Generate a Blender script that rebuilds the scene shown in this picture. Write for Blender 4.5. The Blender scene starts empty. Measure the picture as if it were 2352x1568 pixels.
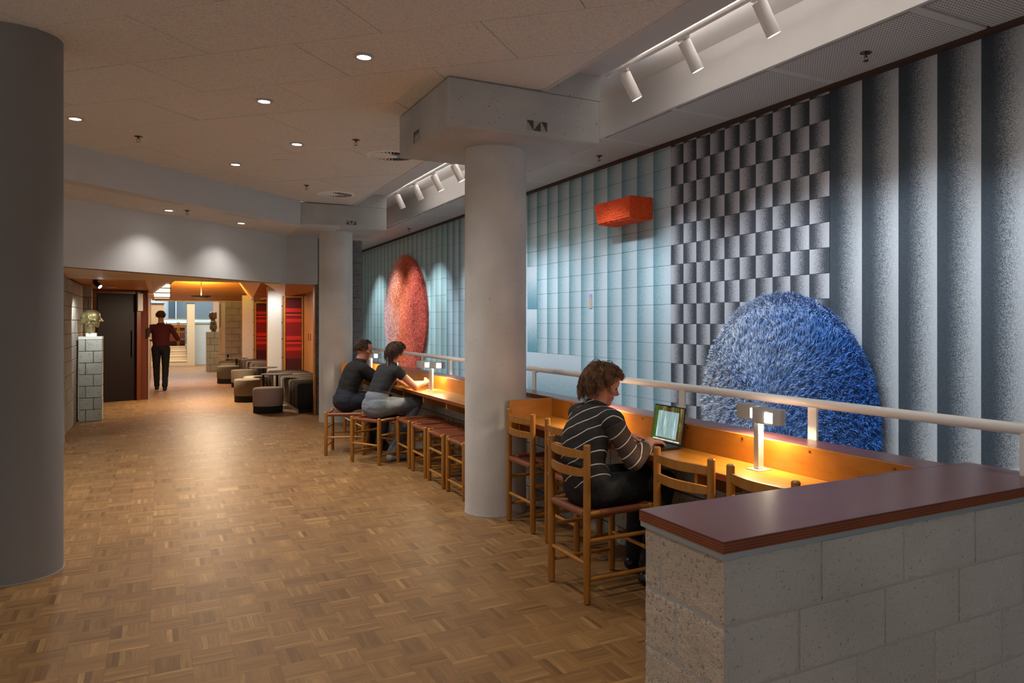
import bpy, bmesh, math, random
import numpy as np
from mathutils import Vector, Matrix
random.seed(7); rng = np.random.default_rng(7)
S = bpy.context.scene; COL = S.collection
PI = math.pi; R2 = 2 ** -.5

# ------------------------------------------------------------------ camera
cd = bpy.data.cameras.new('camera'); cam = bpy.data.objects.new('camera', cd); COL.objects.link(cam)
cd.sensor_width = 36; cd.lens = 1720 * 36 / 2352
cd.shift_x = (1176 - 1313) / 2352; cd.shift_y = (740.3 - 784) / 2352
cd.clip_start = .05; cd.clip_end = 200
TH = .5038
cam.location = (0, 0, 1.5); cam.rotation_euler = (PI / 2, 0, -TH)
S.camera = cam
S.view_settings.view_transform = 'Standard'; S.view_settings.look = 'None'
S.view_settings.gamma = 1; S.view_settings.use_curve_mapping = False
S.view_settings.exposure = 0.75
# ------------------------------------------------------------------ world and light
W = bpy.data.worlds.new('world'); S.world = W; W.use_nodes = True
W.node_tree.nodes['Background'].inputs[0].default_value = (1, .96, .93, 1)
W.node_tree.nodes['Background'].inputs[1].default_value = .25
def spot(name, loc, aim, e, ang, col=(1, 1, 1), blend=.6, size=.03):
    l = bpy.data.lights.new(name, 'SPOT'); l.energy = e; l.spot_size = math.radians(ang); l.spot_blend = blend
    l.color = col; l.shadow_soft_size = size
    o = bpy.data.objects.new(name, l); COL.objects.link(o); o.location = loc
    o.rotation_euler = (Vector(aim) - Vector(loc)).to_track_quat('-Z', 'Y').to_euler(); return o
def area(name, loc, aim, e, sx, sy, col=(1, 1, 1)):
    l = bpy.data.lights.new(name, 'AREA'); l.shape = 'RECTANGLE'; l.size = sx; l.size_y = sy; l.energy = e; l.color = col
    o = bpy.data.objects.new(name, l); COL.objects.link(o); o.location = loc
    o.rotation_euler = (Vector(aim) - Vector(loc)).to_track_quat('-Z', 'Y').to_euler()
    if name == 'added_recess_fill': o.rotation_euler = (PI, 0, 0)
    return o
COOL = (.80, .90, 1); WARM = (1, .80, .58); NEUT = (1, .945, .89)
E_WALL = 64; E_DOWN = 64; E_LAMP = 1.75
# track spots washing the mural: (y, aim y, energy factor)
TRACK = [(2.35, 2.05, .8), (3.25, 2.95, .95), (3.95, 3.62, .95), (4.67, 4.35, .95), (5.5, 5.6, .95), (6.3, 6.6, .9), (7.1, 7.6, .7),  # the last one here is unseen, added to light the teal tiles
         (8.35, 8.1, 1.0), (9.08, 8.9, 1.0), (9.88, 9.9, 1.0), (10.74, 10.9, 1.0), (12.5, 12.6, 1.8), (13.7, 13.8, 2.1), (14.9, 15.0, 2.1), (16.4, 16.6, 1.6)]  # the last four are unseen spots added to light the orange rug
for y, ay, k in TRACK:
    d = Vector((4.28 - 3.05, ay - y, -2.37)).normalized()
    spot('track_light', Vector((3.05, y, 3.29)) + d * .19, (4.28, ay, .92), E_WALL * k, 75, COOL, .8, .035)
DOWN = [(1.156, 4.866), (.713, 6.214), (-.614, 7.51), (1.159, 7.557), (.726, 8.844)]
for x, y in DOWN + [(1.156, 2.2), (-.35, 2.2)]:  # the two extra are unseen, the last added to light the block wall end
    spot('ceiling_light', (x, y, 3.19), (x, y, 0), E_DOWN * (1.25 if y > 6 else .62), 118, NEUT, .9, .04)
for x, y in [(.107, 10.317), (.988, 11.172)]:
    spot('ceiling_light', (x, y, 2.845), (x, y, 0), E_DOWN * .42, 118, NEUT, .9, .05)

# ------------------------------------------------------------------ material helpers
def lin(r, g, b):
    f = lambda c: (c / 255 / 12.92) if c / 255 <= .04045 else ((c / 255 + .055) / 1.055) ** 2.4
    return (f(r), f(g), f(b), 1)
class NT:
    def __init__(s, name):
        s.m = bpy.data.materials.new(name); s.m.use_nodes = True; s.t = s.m.node_tree
        s.b = s.t.nodes['Principled BSDF']
    def n(s, typ, **kw):
        x = s.t.nodes.new(typ)
        for k, v in kw.items():
            if k in x.inputs: s.i(x, k, v)
            else: setattr(x, k, v)
        return x
    def i(s, node, k, v):
        if hasattr(v, 'is_output') or isinstance(v, bpy.types.NodeSocket): s.t.links.new(v, node.inputs[k])
        else: node.inputs[k].default_value = v
    def math(s, op, a, b=None, c=None):
        x = s.t.nodes.new('ShaderNodeMath'); x.operation = op
        for j, v in enumerate((a, b, c)):
            if v is not None: s.i(x, j, v)
        return x.outputs[0]
    def mix(s, f, a, b, bt='MIX'):
        x = s.t.nodes.new('ShaderNodeMix'); x.data_type = 'RGBA'; x.blend_type = bt
        s.i(x, 0, f); s.i(x, 6, a); s.i(x, 7, b); return x.outputs[2]
    def ramp(s, f, stops):
        x = s.t.nodes.new('ShaderNodeValToRGB'); s.i(x, 0, f); e = x.color_ramp.elements
        while len(e) < len(stops): e.new(.5)
        for q, (p, c) in zip(e, stops): q.position = p; q.color = c if len(c) == 4 else (*c, 1)
        return x.outputs[0]
    def noise(s, scale, detail=2, vec=None, rough=.5):
        x = s.t.nodes.new('ShaderNodeTexNoise'); x.inputs['Scale'].default_value = scale
        x.inputs['Detail'].default_value = detail; x.inputs['Roughness'].default_value = rough
        if vec is not None: s.i(x, 'Vector', vec)
        return x.outputs[0]
    def obj(s): return s.n('ShaderNodeTexCoord').outputs['Object']
    def pos(s): return s.n('ShaderNodeNewGeometry').outputs['Position']
    def scale(s, vec, sc):
        x = s.t.nodes.new('ShaderNodeMapping'); s.i(x, 'Vector', vec); x.inputs['Scale'].default_value = sc
        return x.outputs[0]
    def bump(s, h, strength=.3, dist=.01):
        x = s.t.nodes.new('ShaderNodeBump'); s.i(x, 'Height', h); x.inputs['Strength'].default_value = strength
        x.inputs['Distance'].default_value = dist; s.i(s.b, 'Normal', x.outputs[0])
    def done(s, col=None, rough=None, metal=None, spec=None):
        if col is not None: s.i(s.b, 'Base Color', col)
        if rough is not None: s.i(s.b, 'Roughness', rough)
        if metal is not None: s.b.inputs['Metallic'].default_value = metal
        if spec is not None: s.b.inputs['Specular IOR Level'].default_value = spec
        return s.m
M = {}
def plain(key, rgb, rough=.6, metal=0, var=.06, vs=6, spec=.5):
    k = NT(key); c = lin(*rgb); d = tuple(x * (1 - 2 * var) for x in c[:3]) + (1,)
    M[key] = k.done(k.mix(k.noise(vs, 3, k.obj()), d, c), rough, metal, spec); return M[key]
def wood(key, a, b, sc=(1, 1, 1), rough=.4, gs=14, knots=.0, spec=.5):
    k = NT(key); v = k.scale(k.obj(), sc)
    n = k.noise(gs, 5, v, .6); w = k.noise(3, 2, v)
    f = k.math('ADD', k.math('MULTIPLY', n, .75), k.math('MULTIPLY', w, .35))
    c = k.ramp(f, [(.32, lin(*a)), (.72, lin(*b))])
    oi = k.n('ShaderNodeObjectInfo').outputs['Random']
    c = k.mix(k.math('MULTIPLY', oi, .22), c, lin(*a))
    k.bump(n, .12, .002)
    M[key] = k.done(c, rough, 0, spec); return M[key]
def emis(key, rgb, e):
    k = NT(key); k.b.inputs['Emission Color'].default_value = (*rgb, 1); k.b.inputs['Emission Strength'].default_value = e
    M[key] = k.done((.8, .8, .8, 1), .5); return M[key]

# ------------------------------------------------------------------ mesh helpers
class MB:
    def __init__(s): s.v = []; s.f = []; s.mi = []; s.uv = {}
    def add(s, vs, fs, mi=0):
        o = len(s.v); s.v += [tuple(p) for p in vs]
        for f in fs: s.f.append(tuple(o + i for i in f)); s.mi.append(mi)
        return o
    def box(s, x0, x1, y0, y1, z0, z1, mi=0, mat=None):
        vs = [(x, y, z) for x in (x0, x1) for y in (y0, y1) for z in (z0, z1)]
        if mat is not None: vs = [mat @ Vector(p) for p in vs]
        s.add(vs, [(0, 1, 3, 2), (4, 6, 7, 5), (0, 4, 5, 1), (2, 3, 7, 6), (0, 2, 6, 4), (1, 5, 7, 3)], mi); return s
    def cbox(s, x0, x1, y0, y1, z0, z1, c=.004, mi=0, mat=None):   # chamfered box
        vs = []; idx = {}
        for ix, X in enumerate((x0, x1)):
            for iy, Y in enumerate((y0, y1)):
                for iz, Z in enumerate((z0, z1)):
                    sx, sy, sz = (1, -1)[ix], (1, -1)[iy], (1, -1)[iz]
                    for a in range(3):
                        p = [X + sx * c, Y + sy * c, Z + sz * c]; p[a] = (X, Y, Z)[a]
                        idx[(ix, iy, iz, a)] = len(vs); vs.append(tuple(p))
        if mat is not None: vs = [mat @ Vector(p) for p in vs]
        F = []
        for a in range(3):
            for sgn in (0, 1):
                o = [(0, 0), (1, 0), (1, 1), (0, 1)]
                q = []
                for u, w in o:
                    t = [0, 0, 0]; t[a] = sgn; t[(a + 1) % 3] = u; t[(a + 2) % 3] = w; q.append(idx[(*t, a)])
                F.append(tuple(q if sgn else q[::-1]))
        for a in range(3):
            b, c2 = (a + 1) % 3, (a + 2) % 3
            for u in (0, 1):
                for w in (0, 1):
                    t0 = [0, 0, 0]; t0[b] = u; t0[c2] = w; t1 = list(t0); t1[a] = 1
                    q = [idx[(*t0, b)], idx[(*t1, b)], idx[(*t1, c2)], idx[(*t0, c2)]]
                    F.append(tuple(q if (u ^ w) else q[::-1]))
        for ix in (0, 1):
            for iy in (0, 1):
                for iz in (0, 1):
                    q = [idx[(ix, iy, iz, a)] for a in range(3)]
                    F.append(tuple(q if (ix ^ iy ^ iz) else q[::-1]))
        s.add(vs, F, mi); return s
    def tube(s, pts, r, n=10, mi=0, cap=True):
        pts = [Vector(p) for p in pts]; rs = r if isinstance(r, (list, tuple)) else [r] * len(pts)
        o = len(s.v); up = None
        for i, p in enumerate(pts):
            d = (pts[min(i + 1, len(pts) - 1)] - pts[max(i - 1, 0)]).normalized()
            if up is None: up = d.orthogonal().normalized()
            up = (up - d * up.dot(d)).normalized(); b = d.cross(up)
            for k in range(n):
                a = 2 * PI * k / n; s.v.append(tuple(p + (up * math.cos(a) + b * math.sin(a)) * rs[i]))
        for i in range(len(pts) - 1):
            for k in range(n):
                a, b2 = o + i * n + k, o + i * n + (k + 1) % n
                s.f.append((a, b2, b2 + n, a + n)); s.mi.append(mi)
        if cap:
            s.f.append(tuple(o + k for k in range(n))[::-1]); s.mi.append(mi)
            s.f.append(tuple(o + (len(pts) - 1) * n + k for k in range(n))); s.mi.append(mi)
        return s
    def lathe(s, prof, c=(0, 0, 0), n=24, mi=0):    # prof: (r, z) list
        o = len(s.v)
        for r, z in prof:
            for k in range(n):
                a = 2 * PI * k / n; s.v.append((c[0] + r * math.cos(a), c[1] + r * math.sin(a), c[2] + z))
        for i in range(len(prof) - 1):
            for k in range(n):
                a, b = o + i * n + k, o + i * n + (k + 1) % n
                s.f.append((a, b, b + n, a + n)); s.mi.append(mi)
        s.f.append(tuple(o + k for k in range(n))[::-1]); s.mi.append(mi)
        s.f.append(tuple(o + (len(prof) - 1) * n + k for k in range(n))); s.mi.append(mi)
        return s
    def prism(s, poly, z0, z1, mi=0, mat=None):
        n = len(poly); vs = [(x, y, z0) for x, y in poly] + [(x, y, z1) for x, y in poly]
        if mat is not None: vs = [mat @ Vector(p) for p in vs]
        s.add(vs, [tuple(range(n))[::-1], tuple(range(n, 2 * n))] + [(i, (i + 1) % n, (i + 1) % n + n, i + n) for i in range(n)], mi); return s
    def mesh(s, name):
        me = bpy.data.meshes.new(name); me.from_pydata(s.v, [], s.f); me.update(); return me
    def build(s, name, mats, parent=None, smooth=False, kind=None, loc=None):
        me = s.mesh(name)
        for m in (mats if isinstance(mats, (list, tuple)) else [mats]): me.materials.append(M[m] if isinstance(m, str) else m)
        if len(me.materials) > 1: me.polygons.foreach_set('material_index', s.mi)
        bm = bmesh.new(); bm.from_mesh(me); bmesh.ops.recalc_face_normals(bm, faces=bm.faces); bm.to_mesh(me); bm.free()
        if smooth: shade(me, smooth if smooth is not True else 35)
        return link(name, me, parent, kind, loc)
def shade(me, ang):
    me.polygons.foreach_set('use_smooth', [True] * len(me.polygons))
    bm = bmesh.new(); bm.from_mesh(me); a = math.radians(ang)
    for e in bm.edges: e.smooth = len(e.link_faces) == 2 and e.calc_face_angle(0) < a
    bm.to_mesh(me); bm.free()
def link(name, me, parent=None, kind=None, loc=None):
    o = bpy.data.objects.new(name, me); COL.objects.link(o)
    if parent: o.parent = parent
    if kind: o['kind'] = kind
    if loc is not None: o.location = loc
    return o
def thing(name, label, cat, loc=(0, 0, 0), rz=0, group=None, kind=None):
    o = link(name, None); o.location = loc; o.rotation_euler = (0, 0, rz); o.empty_display_size = .05
    return tag(o, label, cat, group, kind)
def tag(o, label=None, cat=None, group=None, kind=None):
    if label: o['label'] = label
    if cat: o['category'] = cat
    if group: o['group'] = group
    if kind: o['kind'] = kind
    return o
def dup(o, loc=None, rz=None, label=None, parent=None):
    c = o.copy(); COL.objects.link(c)
    if parent: c.parent = parent
    if loc is not None: c.location = loc
    if rz is not None: c.rotation_euler = (0, 0, rz)
    if label: c['label'] = label
    for ch in list(o.children): dup(ch, parent=c)
    return c
def struct(name, mb, mat, **kw):
    return mb.build(name, mat, kind='structure', **kw)

# ------------------------------------------------------------------ materials
plain('white_paint', (205, 204, 203), .75, var=.03)
plain('white_soft', (215, 214, 212), .6, var=.02)
plain('white_metal', (244, 242, 238), .35, var=.02)
plain('steel', (196, 200, 202), .36, .6, var=.04)
plain('alu', (170, 180, 185), .42, .55, var=.03)
plain('chrome', (120, 110, 95), .25, .9)
plain('dark_metal', (40, 40, 42), .4, .5)
plain('black_rubber', (28, 24, 22), .8)
plain('black_gap', (18, 17, 16), .9)
plain('joint_dark', (84, 76, 68), .9); plain('floor_base', (84, 60, 38), .9)
plain('mortar', (166, 163, 158), .95, vs=60)
plain('mortar_dark', (92, 86, 80), .95, vs=60)
wood('chair_wood', (146, 90, 28), (188, 128, 50), (1, 1, .12), .42, 18)
wood('desk_wood', (156, 96, 26), (196, 132, 44), (1.2, .12, 1.2), .32, 16)
wood('desk_wood_side', (156, 92, 24), (192, 126, 42), (.3, .3, 1.2), .35, 12)
wood('ply_edge', (124, 60, 26), (146, 76, 36), (1, 1, 1), .5, 8)
wood('ply_edge_dark', (98, 48, 24), (118, 60, 30), (1, 1, 1), .5, 8)
wood('cap_wood', (104, 62, 60), (122, 76, 74), (.25, .8, 1), .30, 10, spec=.6)
wood('pale_wood', (226, 188, 144), (240, 206, 164), (.2, 1, 1), .5, 10)
wood('orange_wood', (160, 98, 38), (192, 126, 54), (.15, 1, 1), .45, 9)
wood('door_wood', (150, 96, 46), (178, 120, 66), (1, 1, .12), .4, 9)
wood('red_wood', (84, 36, 18), (110, 52, 26), (1, 1, .1), .35, 9)
wood('dark_door', (22, 11, 9), (30, 16, 12), (1, 1, .1), .5, 9, spec=.25)
plain('leather', (140, 78, 50), .42, var=.12, vs=20)
def mk_floor():
    k = NT('parquet'); g = k.n('ShaderNodeAttribute', attribute_name='tone').outputs['Fac']
    ax = k.n('ShaderNodeAttribute', attribute_name='along').outputs['Fac']
    p = k.pos()
    a = k.noise(42, 4, k.scale(p, (.16, 2.1, 1)), .62); b = k.noise(42, 4, k.scale(p, (2.1, .16, 1)), .62)
    gr = k.math('ADD', k.math('MULTIPLY', a, ax), k.math('MULTIPLY', b, k.math('SUBTRACT', 1.0, ax)))
    c = k.ramp(g, [(0, lin(114, 82, 47)), (.35, lin(146, 108, 65)), (.7, lin(166, 125, 76)), (1, lin(194, 152, 96))])
    c = k.mix(k.math('MINIMUM', k.math('MAXIMUM', k.math('MULTIPLY', k.math('SUBTRACT', gr, .38), 4.2), 0.0), 1.0), k.mix(.62, lin(74, 50, 28), c), c)
    big = k.noise(.9, 2, p)
    c = k.mix(k.math('MULTIPLY', big, .25), c, lin(128, 96, 64))
    k.bump(gr, .06, .001)
    M['parquet'] = k.done(c, k.math('ADD', .34, k.math('MULTIPLY', gr, .18)), 0, .42)
mk_floor()
def mk_ceil():
    k = NT('wood_wool'); p = k.pos()
    a = k.noise(210, 4, k.scale(p, (1, .55, 1)), .8); b = k.noise(120, 3, k.scale(p, (.5, 1, 1)), .75); w = k.noise(2.2, 2, p)
    f = k.math('ADD', k.math('MULTIPLY', a, .55), k.math('MULTIPLY', b, .45))
    c = k.ramp(f, [(.36, lin(150, 144, 138)), (.47, lin(224, 219, 212)), (.62, lin(242, 238, 231))])
    c = k.mix(k.math('MULTIPLY', w, .25), c, lin(214, 208, 201)); k.bump(f, .5, .004)
    M['wood_wool'] = k.done(c, .95, 0, .2)
mk_ceil()
def mk_conc(key, ca, cb, pores=.5, rough=.85, bs=.35):
    k = NT(key); p = k.pos(); n = k.noise(2.2, 4, p)
    c = k.ramp(n, [(.35, lin(*ca)), (.68, lin(*cb))])
    v = k.n('ShaderNodeTexVoronoi', feature='F1'); v.inputs['Scale'].default_value = 9; k.i(v, 'Vector', p); v.inputs['Randomness'].default_value = 1
    sz = k.math('MULTIPLY', k.noise(5, 2, p), .13 * pores)
    m = k.math('LESS_THAN', k.math('ADD', v.outputs['Distance'], k.math('MULTIPLY', k.noise(70, 2, p), .05)), sz)
    v2 = k.n('ShaderNodeTexVoronoi', feature='F1'); v2.inputs['Scale'].default_value = 26; k.i(v2, 'Vector', p)
    m2 = k.math('LESS_THAN', v2.outputs['Distance'], k.math('MULTIPLY', k.noise(4, 2, p), .16 * pores))
    mm = k.math('MAXIMUM', m, m2)
    c = k.mix(k.math('MULTIPLY', mm, .8), c, lin(62, 56, 52))
    k.bump(k.math('SUBTRACT', k.math('MULTIPLY', k.noise(45, 3, p), .25), mm), bs, .004)
    M[key] = k.done(c, rough, 0, .3)
mk_conc('column_concrete', (200, 197, 192), (218, 215, 210), .85)
mk_conc('capital_concrete', (172, 172, 170), (188, 188, 186), 1.15)
def mk_block(key, ca, cb, cd_, dens, bs=.7, sc=1.0):
    k = NT(key); p = k.pos(); oi = k.n('ShaderNodeObjectInfo').outputs['Random']
    c = k.ramp(k.noise(3, 3, p), [(.3, lin(*ca)), (.7, lin(*cb))])
    c = k.mix(k.math('MULTIPLY', oi, .25), c, lin(*[x * .86 for x in ca]))
    v = k.n('ShaderNodeTexVoronoi', feature='F1'); v.inputs['Scale'].default_value = 150 * sc; k.i(v, 'Vector', p)
    big = k.noise(38 * sc, 3, p, .65)
    pit = k.math('LESS_THAN', k.math('ADD', big, k.math('MULTIPLY', k.noise(150 * sc, 2, p), .35)), dens)
    c = k.mix(k.math('MULTIPLY', pit, .78), c, lin(*cd_))
    c = k.mix(k.math('MULTIPLY', v.outputs['Distance'], .35), c, lin(*[min(255, x * 1.12) for x in cb]))
    k.bump(k.math('SUBTRACT', k.math('ADD', k.math('MULTIPLY', big, .8), k.math('MULTIPLY', v.outputs['Distance'], .4)), k.math('MULTIPLY', pit, .5)), bs, .006)
    M[key] = k.done(c, .95, 0, .15)
mk_block('block_end', (184, 168, 150), (212, 194, 174), (96, 84, 72), .565, .9, 2.3)
mk_block('block_front', (172, 170, 167), (192, 190, 186), (84, 78, 72), .525, .6, 2.0)
mk_block('block_mid', (150, 146, 136), (176, 170, 158), (84, 78, 70), .56, .6)
mk_block('block_dark', (112, 108, 106), (134, 130, 128), (62, 60, 58), .58, .6)

def dither(key, dark, light, lo=.0, hi=1.0, spread=.55, rev=False, cell=.0052, axis=0, seam=None, tone=0):
    k = NT(key); uv = k.n('ShaderNodeTexCoord').outputs['UV']; p = k.pos()
    sx = k.n('ShaderNodeSeparateXYZ'); k.i(sx, 0, uv); u = sx.outputs[axis]
    if rev: u = k.math('SUBTRACT', 1.0, u)
    sn = k.n('ShaderNodeVectorMath', operation='SNAP'); k.i(sn, 0, p); sn.inputs[1].default_value = (cell, cell, cell)
    wn = k.n('ShaderNodeTexWhiteNoise', noise_dimensions='3D'); k.i(wn, 'Vector', sn.outputs[0])
    sm = k.n('ShaderNodeMapRange', interpolation_type='SMOOTHSTEP'); k.i(sm, 'Value', u)
    sm.inputs['From Min'].default_value = lo; sm.inputs['From Max'].default_value = hi
    g = sm.outputs[0]
    r = k.math('MULTIPLY', k.math('SUBTRACT', wn.outputs['Value'], .5), spread)
    w = k.math('MULTIPLY', k.math('MULTIPLY', g, k.math('SUBTRACT', 1.0, g)), 3.6)
    f = k.n('ShaderNodeClamp'); k.i(f, 0, k.math('ADD', g, k.math('MULTIPLY', r, k.math('ADD', w, .18))))
    c = k.mix(f.outputs[0], lin(*dark), lin(*light))
    M[key] = k.done(c, .9, 0, .15)
dither('fab_teal', (100, 146, 156), (190, 204, 211), -.15, .9, .5)
dither('fab_teal_v', (100, 146, 158), (192, 205, 212), 0, .95, .5, axis=1)
dither('fab_sea', (140, 168, 168), (178, 204, 202), 0, 1, .25)
dither('fab_check_a', (66, 70, 76), (182, 182, 188), .12, .98, .5)
dither('fab_check_b', (66, 70, 76), (182, 182, 188), .12, .98, .5, rev=True)
dither('fab_stripe', (60, 68, 76), (182, 186, 190), .2, 1.08, .7, cell=.0038)
plain('fab_plain', (92, 108, 116), .9)
plain('wall_edge', (54, 58, 62), .9)
plain('seam_dark', (70, 104, 112), .9)
plain('seam_light', (196, 216, 216), .9)

def perforated():
    k = NT('perforated'); p = k.pos(); sx = k.n('ShaderNodeSeparateXYZ'); k.i(sx, 0, p)
    def fr(o): return k.math('SUBTRACT', k.math('FRACT', k.math('MULTIPLY', o, 1 / .022)), .5)
    a, b = fr(sx.outputs[0]), fr(sx.outputs[1])
    d = k.math('ADD', k.math('MULTIPLY', a, a), k.math('MULTIPLY', b, b))
    m = k.math('LESS_THAN', d, .06)
    M['perforated'] = k.done(k.mix(m, lin(206, 204, 202), lin(84, 82, 80)), .8)
perforated()

# ================================================================== STRUCTURE
# ---- floor
P = .167; X0, Y0 = -.037, 3.82
fl = struct('floor', MB().box(-5, 2.9, -1.5, 30.2, -.12, -.0045), 'floor_base')
def lamellas(cx, cy, along, off=(0, 0)):       # 7 fingers with chamfer-free recessed joints, local coordinates
    out = []; w = P / 7; g = .00012; h = P / 2 - .0003
    for i in range(7):
        a0, a1 = -P / 2 + i * w + g, -P / 2 + (i + 1) * w - g
        if along: out.append((a0, a1, -h, h))
        else: out.append((-h, h, a0, a1))
    return out
def blk_mesh(along, seed):
    r = random.Random(seed); m = MB(); tone = []; al = []; bt = r.gauss(0, .10)
    for x0, x1, y0, y1 in lamellas(0, 0, along):
        m.box(x0, x1, y0, y1, -.004, r.uniform(-.0002, .0002)); t = min(1, max(0, r.gauss(.5, .19))); tone += [t] * 6; al += [0. if along else 1.] * 6
    tone = [min(1, max(0, .5 + (t - .5) * .8 + bt)) for t in tone]; me = m.mesh('parquet_block'); me.materials.append(M['parquet'])
    for nm, d in (('tone', tone), ('along', al)):
        at = me.attributes.new(nm, 'FLOAT', 'FACE'); at.data.foreach_set('value', d)
    return me
blocks = []
F2, R2v = (math.sin(TH), math.cos(TH)), (math.cos(TH), -math.sin(TH))
for i in range(-30, 18):
    for j in range(-32, 158):
        x, y = X0 + (i + .5) * P, Y0 + (j + .5) * P
        if x > 2.86 or y > 30.1: continue
        z = x * F2[0] + y * F2[1]; lat = x * R2v[0] + y * R2v[1]
        vis = z > .3 and -20 < 1313 + 1720 * lat / z < 2372 and 740 + 2580 / z < 1590
        # hidden behind the block wall in front
        if vis and x > 1.3 and 1313 + 1720 * lat / z > 1465: vis = False
        if vis and 1313 + 1720 * lat / z < 140 and z < 4.4 and z > 4.3: pass
        blocks.append((0 if vis else 1, z, i, j, x, y))
near = sorted(b for b in blocks if b[0] == 0)[:300]; ns = {(b[2], b[3]) for b in near}
protos = [[blk_mesh(a, s + 10 * a) for s in range(14)] for a in (0, 1)]
for _, _, i, j, x, y in near:
    o = link('parquet_block', protos[0 if (i + j) % 2 == 0 else 1][random.randrange(14)], fl); o.location = (x, y, 0)
V = []; Fc = []; T = []; A = []
for _, _, i, j, x, y in blocks:
    if (i, j) in ns: continue
    if (x < -2.2 and y > 3) or (y > 16 and x < -1.4): continue
    al = (i + j) % 2 != 0; r = random; bt = r.gauss(0, .10)
    for x0, x1, y0, y1 in lamellas(0, 0, al):
        z = r.uniform(-.0002, .0002); o = len(V)
        V += [(x + x0, y + y0, z), (x + x1, y + y0, z), (x + x1, y + y1, z), (x + x0, y + y1, z)]; Fc.append((o, o + 1, o + 2, o + 3))
        T.append(min(1, max(0, bt + r.gauss(.5, .15)))); A.append(0. if al else 1.)
me = bpy.data.meshes.new('parquet_field'); me.from_pydata(V, [], Fc); me.materials.append(M['parquet'])
for nm, d in (('tone', T), ('along', A)):
    at = me.attributes.new(nm, 'FLOAT', 'FACE'); at.data.foreach_set('value', d)
link('parquet_field', me, fl, 'stuff')
del V, Fc, T, A
# ---- ceiling, boards at 45 degrees
def rot45(a, b): return ((a - b) * R2, (a + b) * R2)
ce = struct('ceiling', MB().prism([(-6, -2), (2.5, -2), (2.5, 11.1), (1.753, 11.1), (-6, 3.347)], 3.235, 3.30), 'black_gap')
def clip(poly, nx, ny, d):        # keep nx*x+ny*y <= d
    out = []
    for i in range(len(poly)):
        p, q = poly[i], poly[(i + 1) % len(poly)]; a, b = nx * p[0] + ny * p[1] - d, nx * q[0] + ny * q[1] - d
        if a <= 0: out.append(p)
        if (a < 0) != (b < 0) and a != b:
            t = a / (a - b); out.append((p[0] + (q[0] - p[0]) * t, p[1] + (q[1] - p[1]) * t))
    return out
def board_field(parent, a0, da, b0, db, zone, z, ar, br, mat='wood_wool'):
    g = .0032
    for i in ar:
        for j in br:
            off = 0 if i % 2 == 0 else db / 2
            A0, A1 = a0 + i * da + g, a0 + (i + 1) * da - g; B0, B1 = b0 + off + j * db + g, b0 + off + (j + 1) * db - g
            poly = [rot45(A0, B0), rot45(A1, B0), rot45(A1, B1), rot45(A0, B1)]
            for c in zone: poly = clip(poly, *c)
            if len(poly) < 3: continue
            ar_ = abs(sum(poly[k][0] * poly[(k + 1) % len(poly)][1] - poly[(k + 1) % len(poly)][0] * poly[k][1] for k in range(len(poly)))) / 2
            if ar_ < .002: continue
            dz = random.uniform(-.0015, .0015)
            MB().prism(poly, z + dz, z + .026).build('ceiling_panel', mat, parent)
zone = [(1, 0, 2.47), (0, -1, 2.0), (-1, 0, 4.5), (-1, 1, 9.347)]
board_field(ce, 3.945, .632, 2.928, 1.245, zone, 3.21, range(-9, 9), range(-4, 7))
struct('trim_1', MB().box(2.47, 2.503, -2, 11.1, 3.205, 3.30), 'white_paint')
# slab over the counter strip, recess and perforated ceiling
struct('ceiling', MB().box(2.503, 2.98, -2, 18.5, 3.395, 3.7), 'white_paint')
struct('ceiling', MB().box(2.98, 3.60, -2, 18.5, 3.535, 3.6), 'white_soft')
struct('trim_2', MB().box(3.57, 3.60, -2, 18.5, 3.205, 3.535), 'white_paint')
pc = struct('ceiling', MB().box(3.60, 4.5, -2, 18.5, 3.235, 3.3), 'white_paint')
yy = -1.9
for y in (-1.7, -.55, .45, 1.55, 2.68, 3.78, 4.87, 5.97, 7.07, 8.17, 9.27, 10.37, 11.47, 12.57, 13.67, 14.77, 15.87, 16.97):
    MB().box(3.63, 4.24, y + .03, y + 1.07, 3.208, 3.235).build('perforated_panel', 'perforated', pc)
    MB().box(3.60, 4.24, y - .03, y + .03, 3.210, 3.235).build('panel_joint', 'white_paint', pc)
# brown strip along the wall head, painting in the darkening of the perforated ceiling
struct('trim_3', MB().box(4.22, 4.30, -2, 18.5, 3.185, 3.235), plain('edge_shade_brown', (70, 46, 34), .8))
# ---- right-hand wall body behind the mural
struct('wall_right', MB().box(4.30, 4.45, -2, 18.6, -2.2, 3.3), 'fab_plain')
struct('floor', MB().box(2.93, 4.45, -2, 18.6, -2.3, -2.2), 'column_concrete')
struct('wall_end', MB().box(2.9, 4.45, 18.5, 18.6, -2.2, 3.3), 'white_paint')

# ---- columns
def column(x, y, label, r=.244, cap=True, ztop=2.865, mt_='column_concrete'):
    t = thing('column', label, 'column', (x, y, 0))
    MB().lathe([(r, 0), (r, ztop)], n=72).build('shaft', mt_, t, smooth=True)
    MB().lathe([(r + .004, 0), (r + .004, .006)], n=72).build('base_joint', 'mortar', t)
    if cap:
        c = .012
        MB().cbox(-.61, .616, -.604, .604, ztop, 3.205, c).box(.142, .616, -.604, .604, 3.2, 3.395).build('capital', 'capital_concrete', t)
    return t
c1 = column(2.361, 5.544, 'white concrete column with square capital, standing beside the counter with the laptop')
c2 = column(2.361, 11.72, 'white concrete column farther along, beside the block pier at the end of the counter')
c3 = column(-.757, 5.53, 'plain concrete column in shade, cut off by the left edge of the photo', r=.244, cap=False, ztop=3.21, mt_=plain('column_shade_grey', (134, 131, 129), .8))  # darker grey than the other columns: its shade is put into the colour
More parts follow.
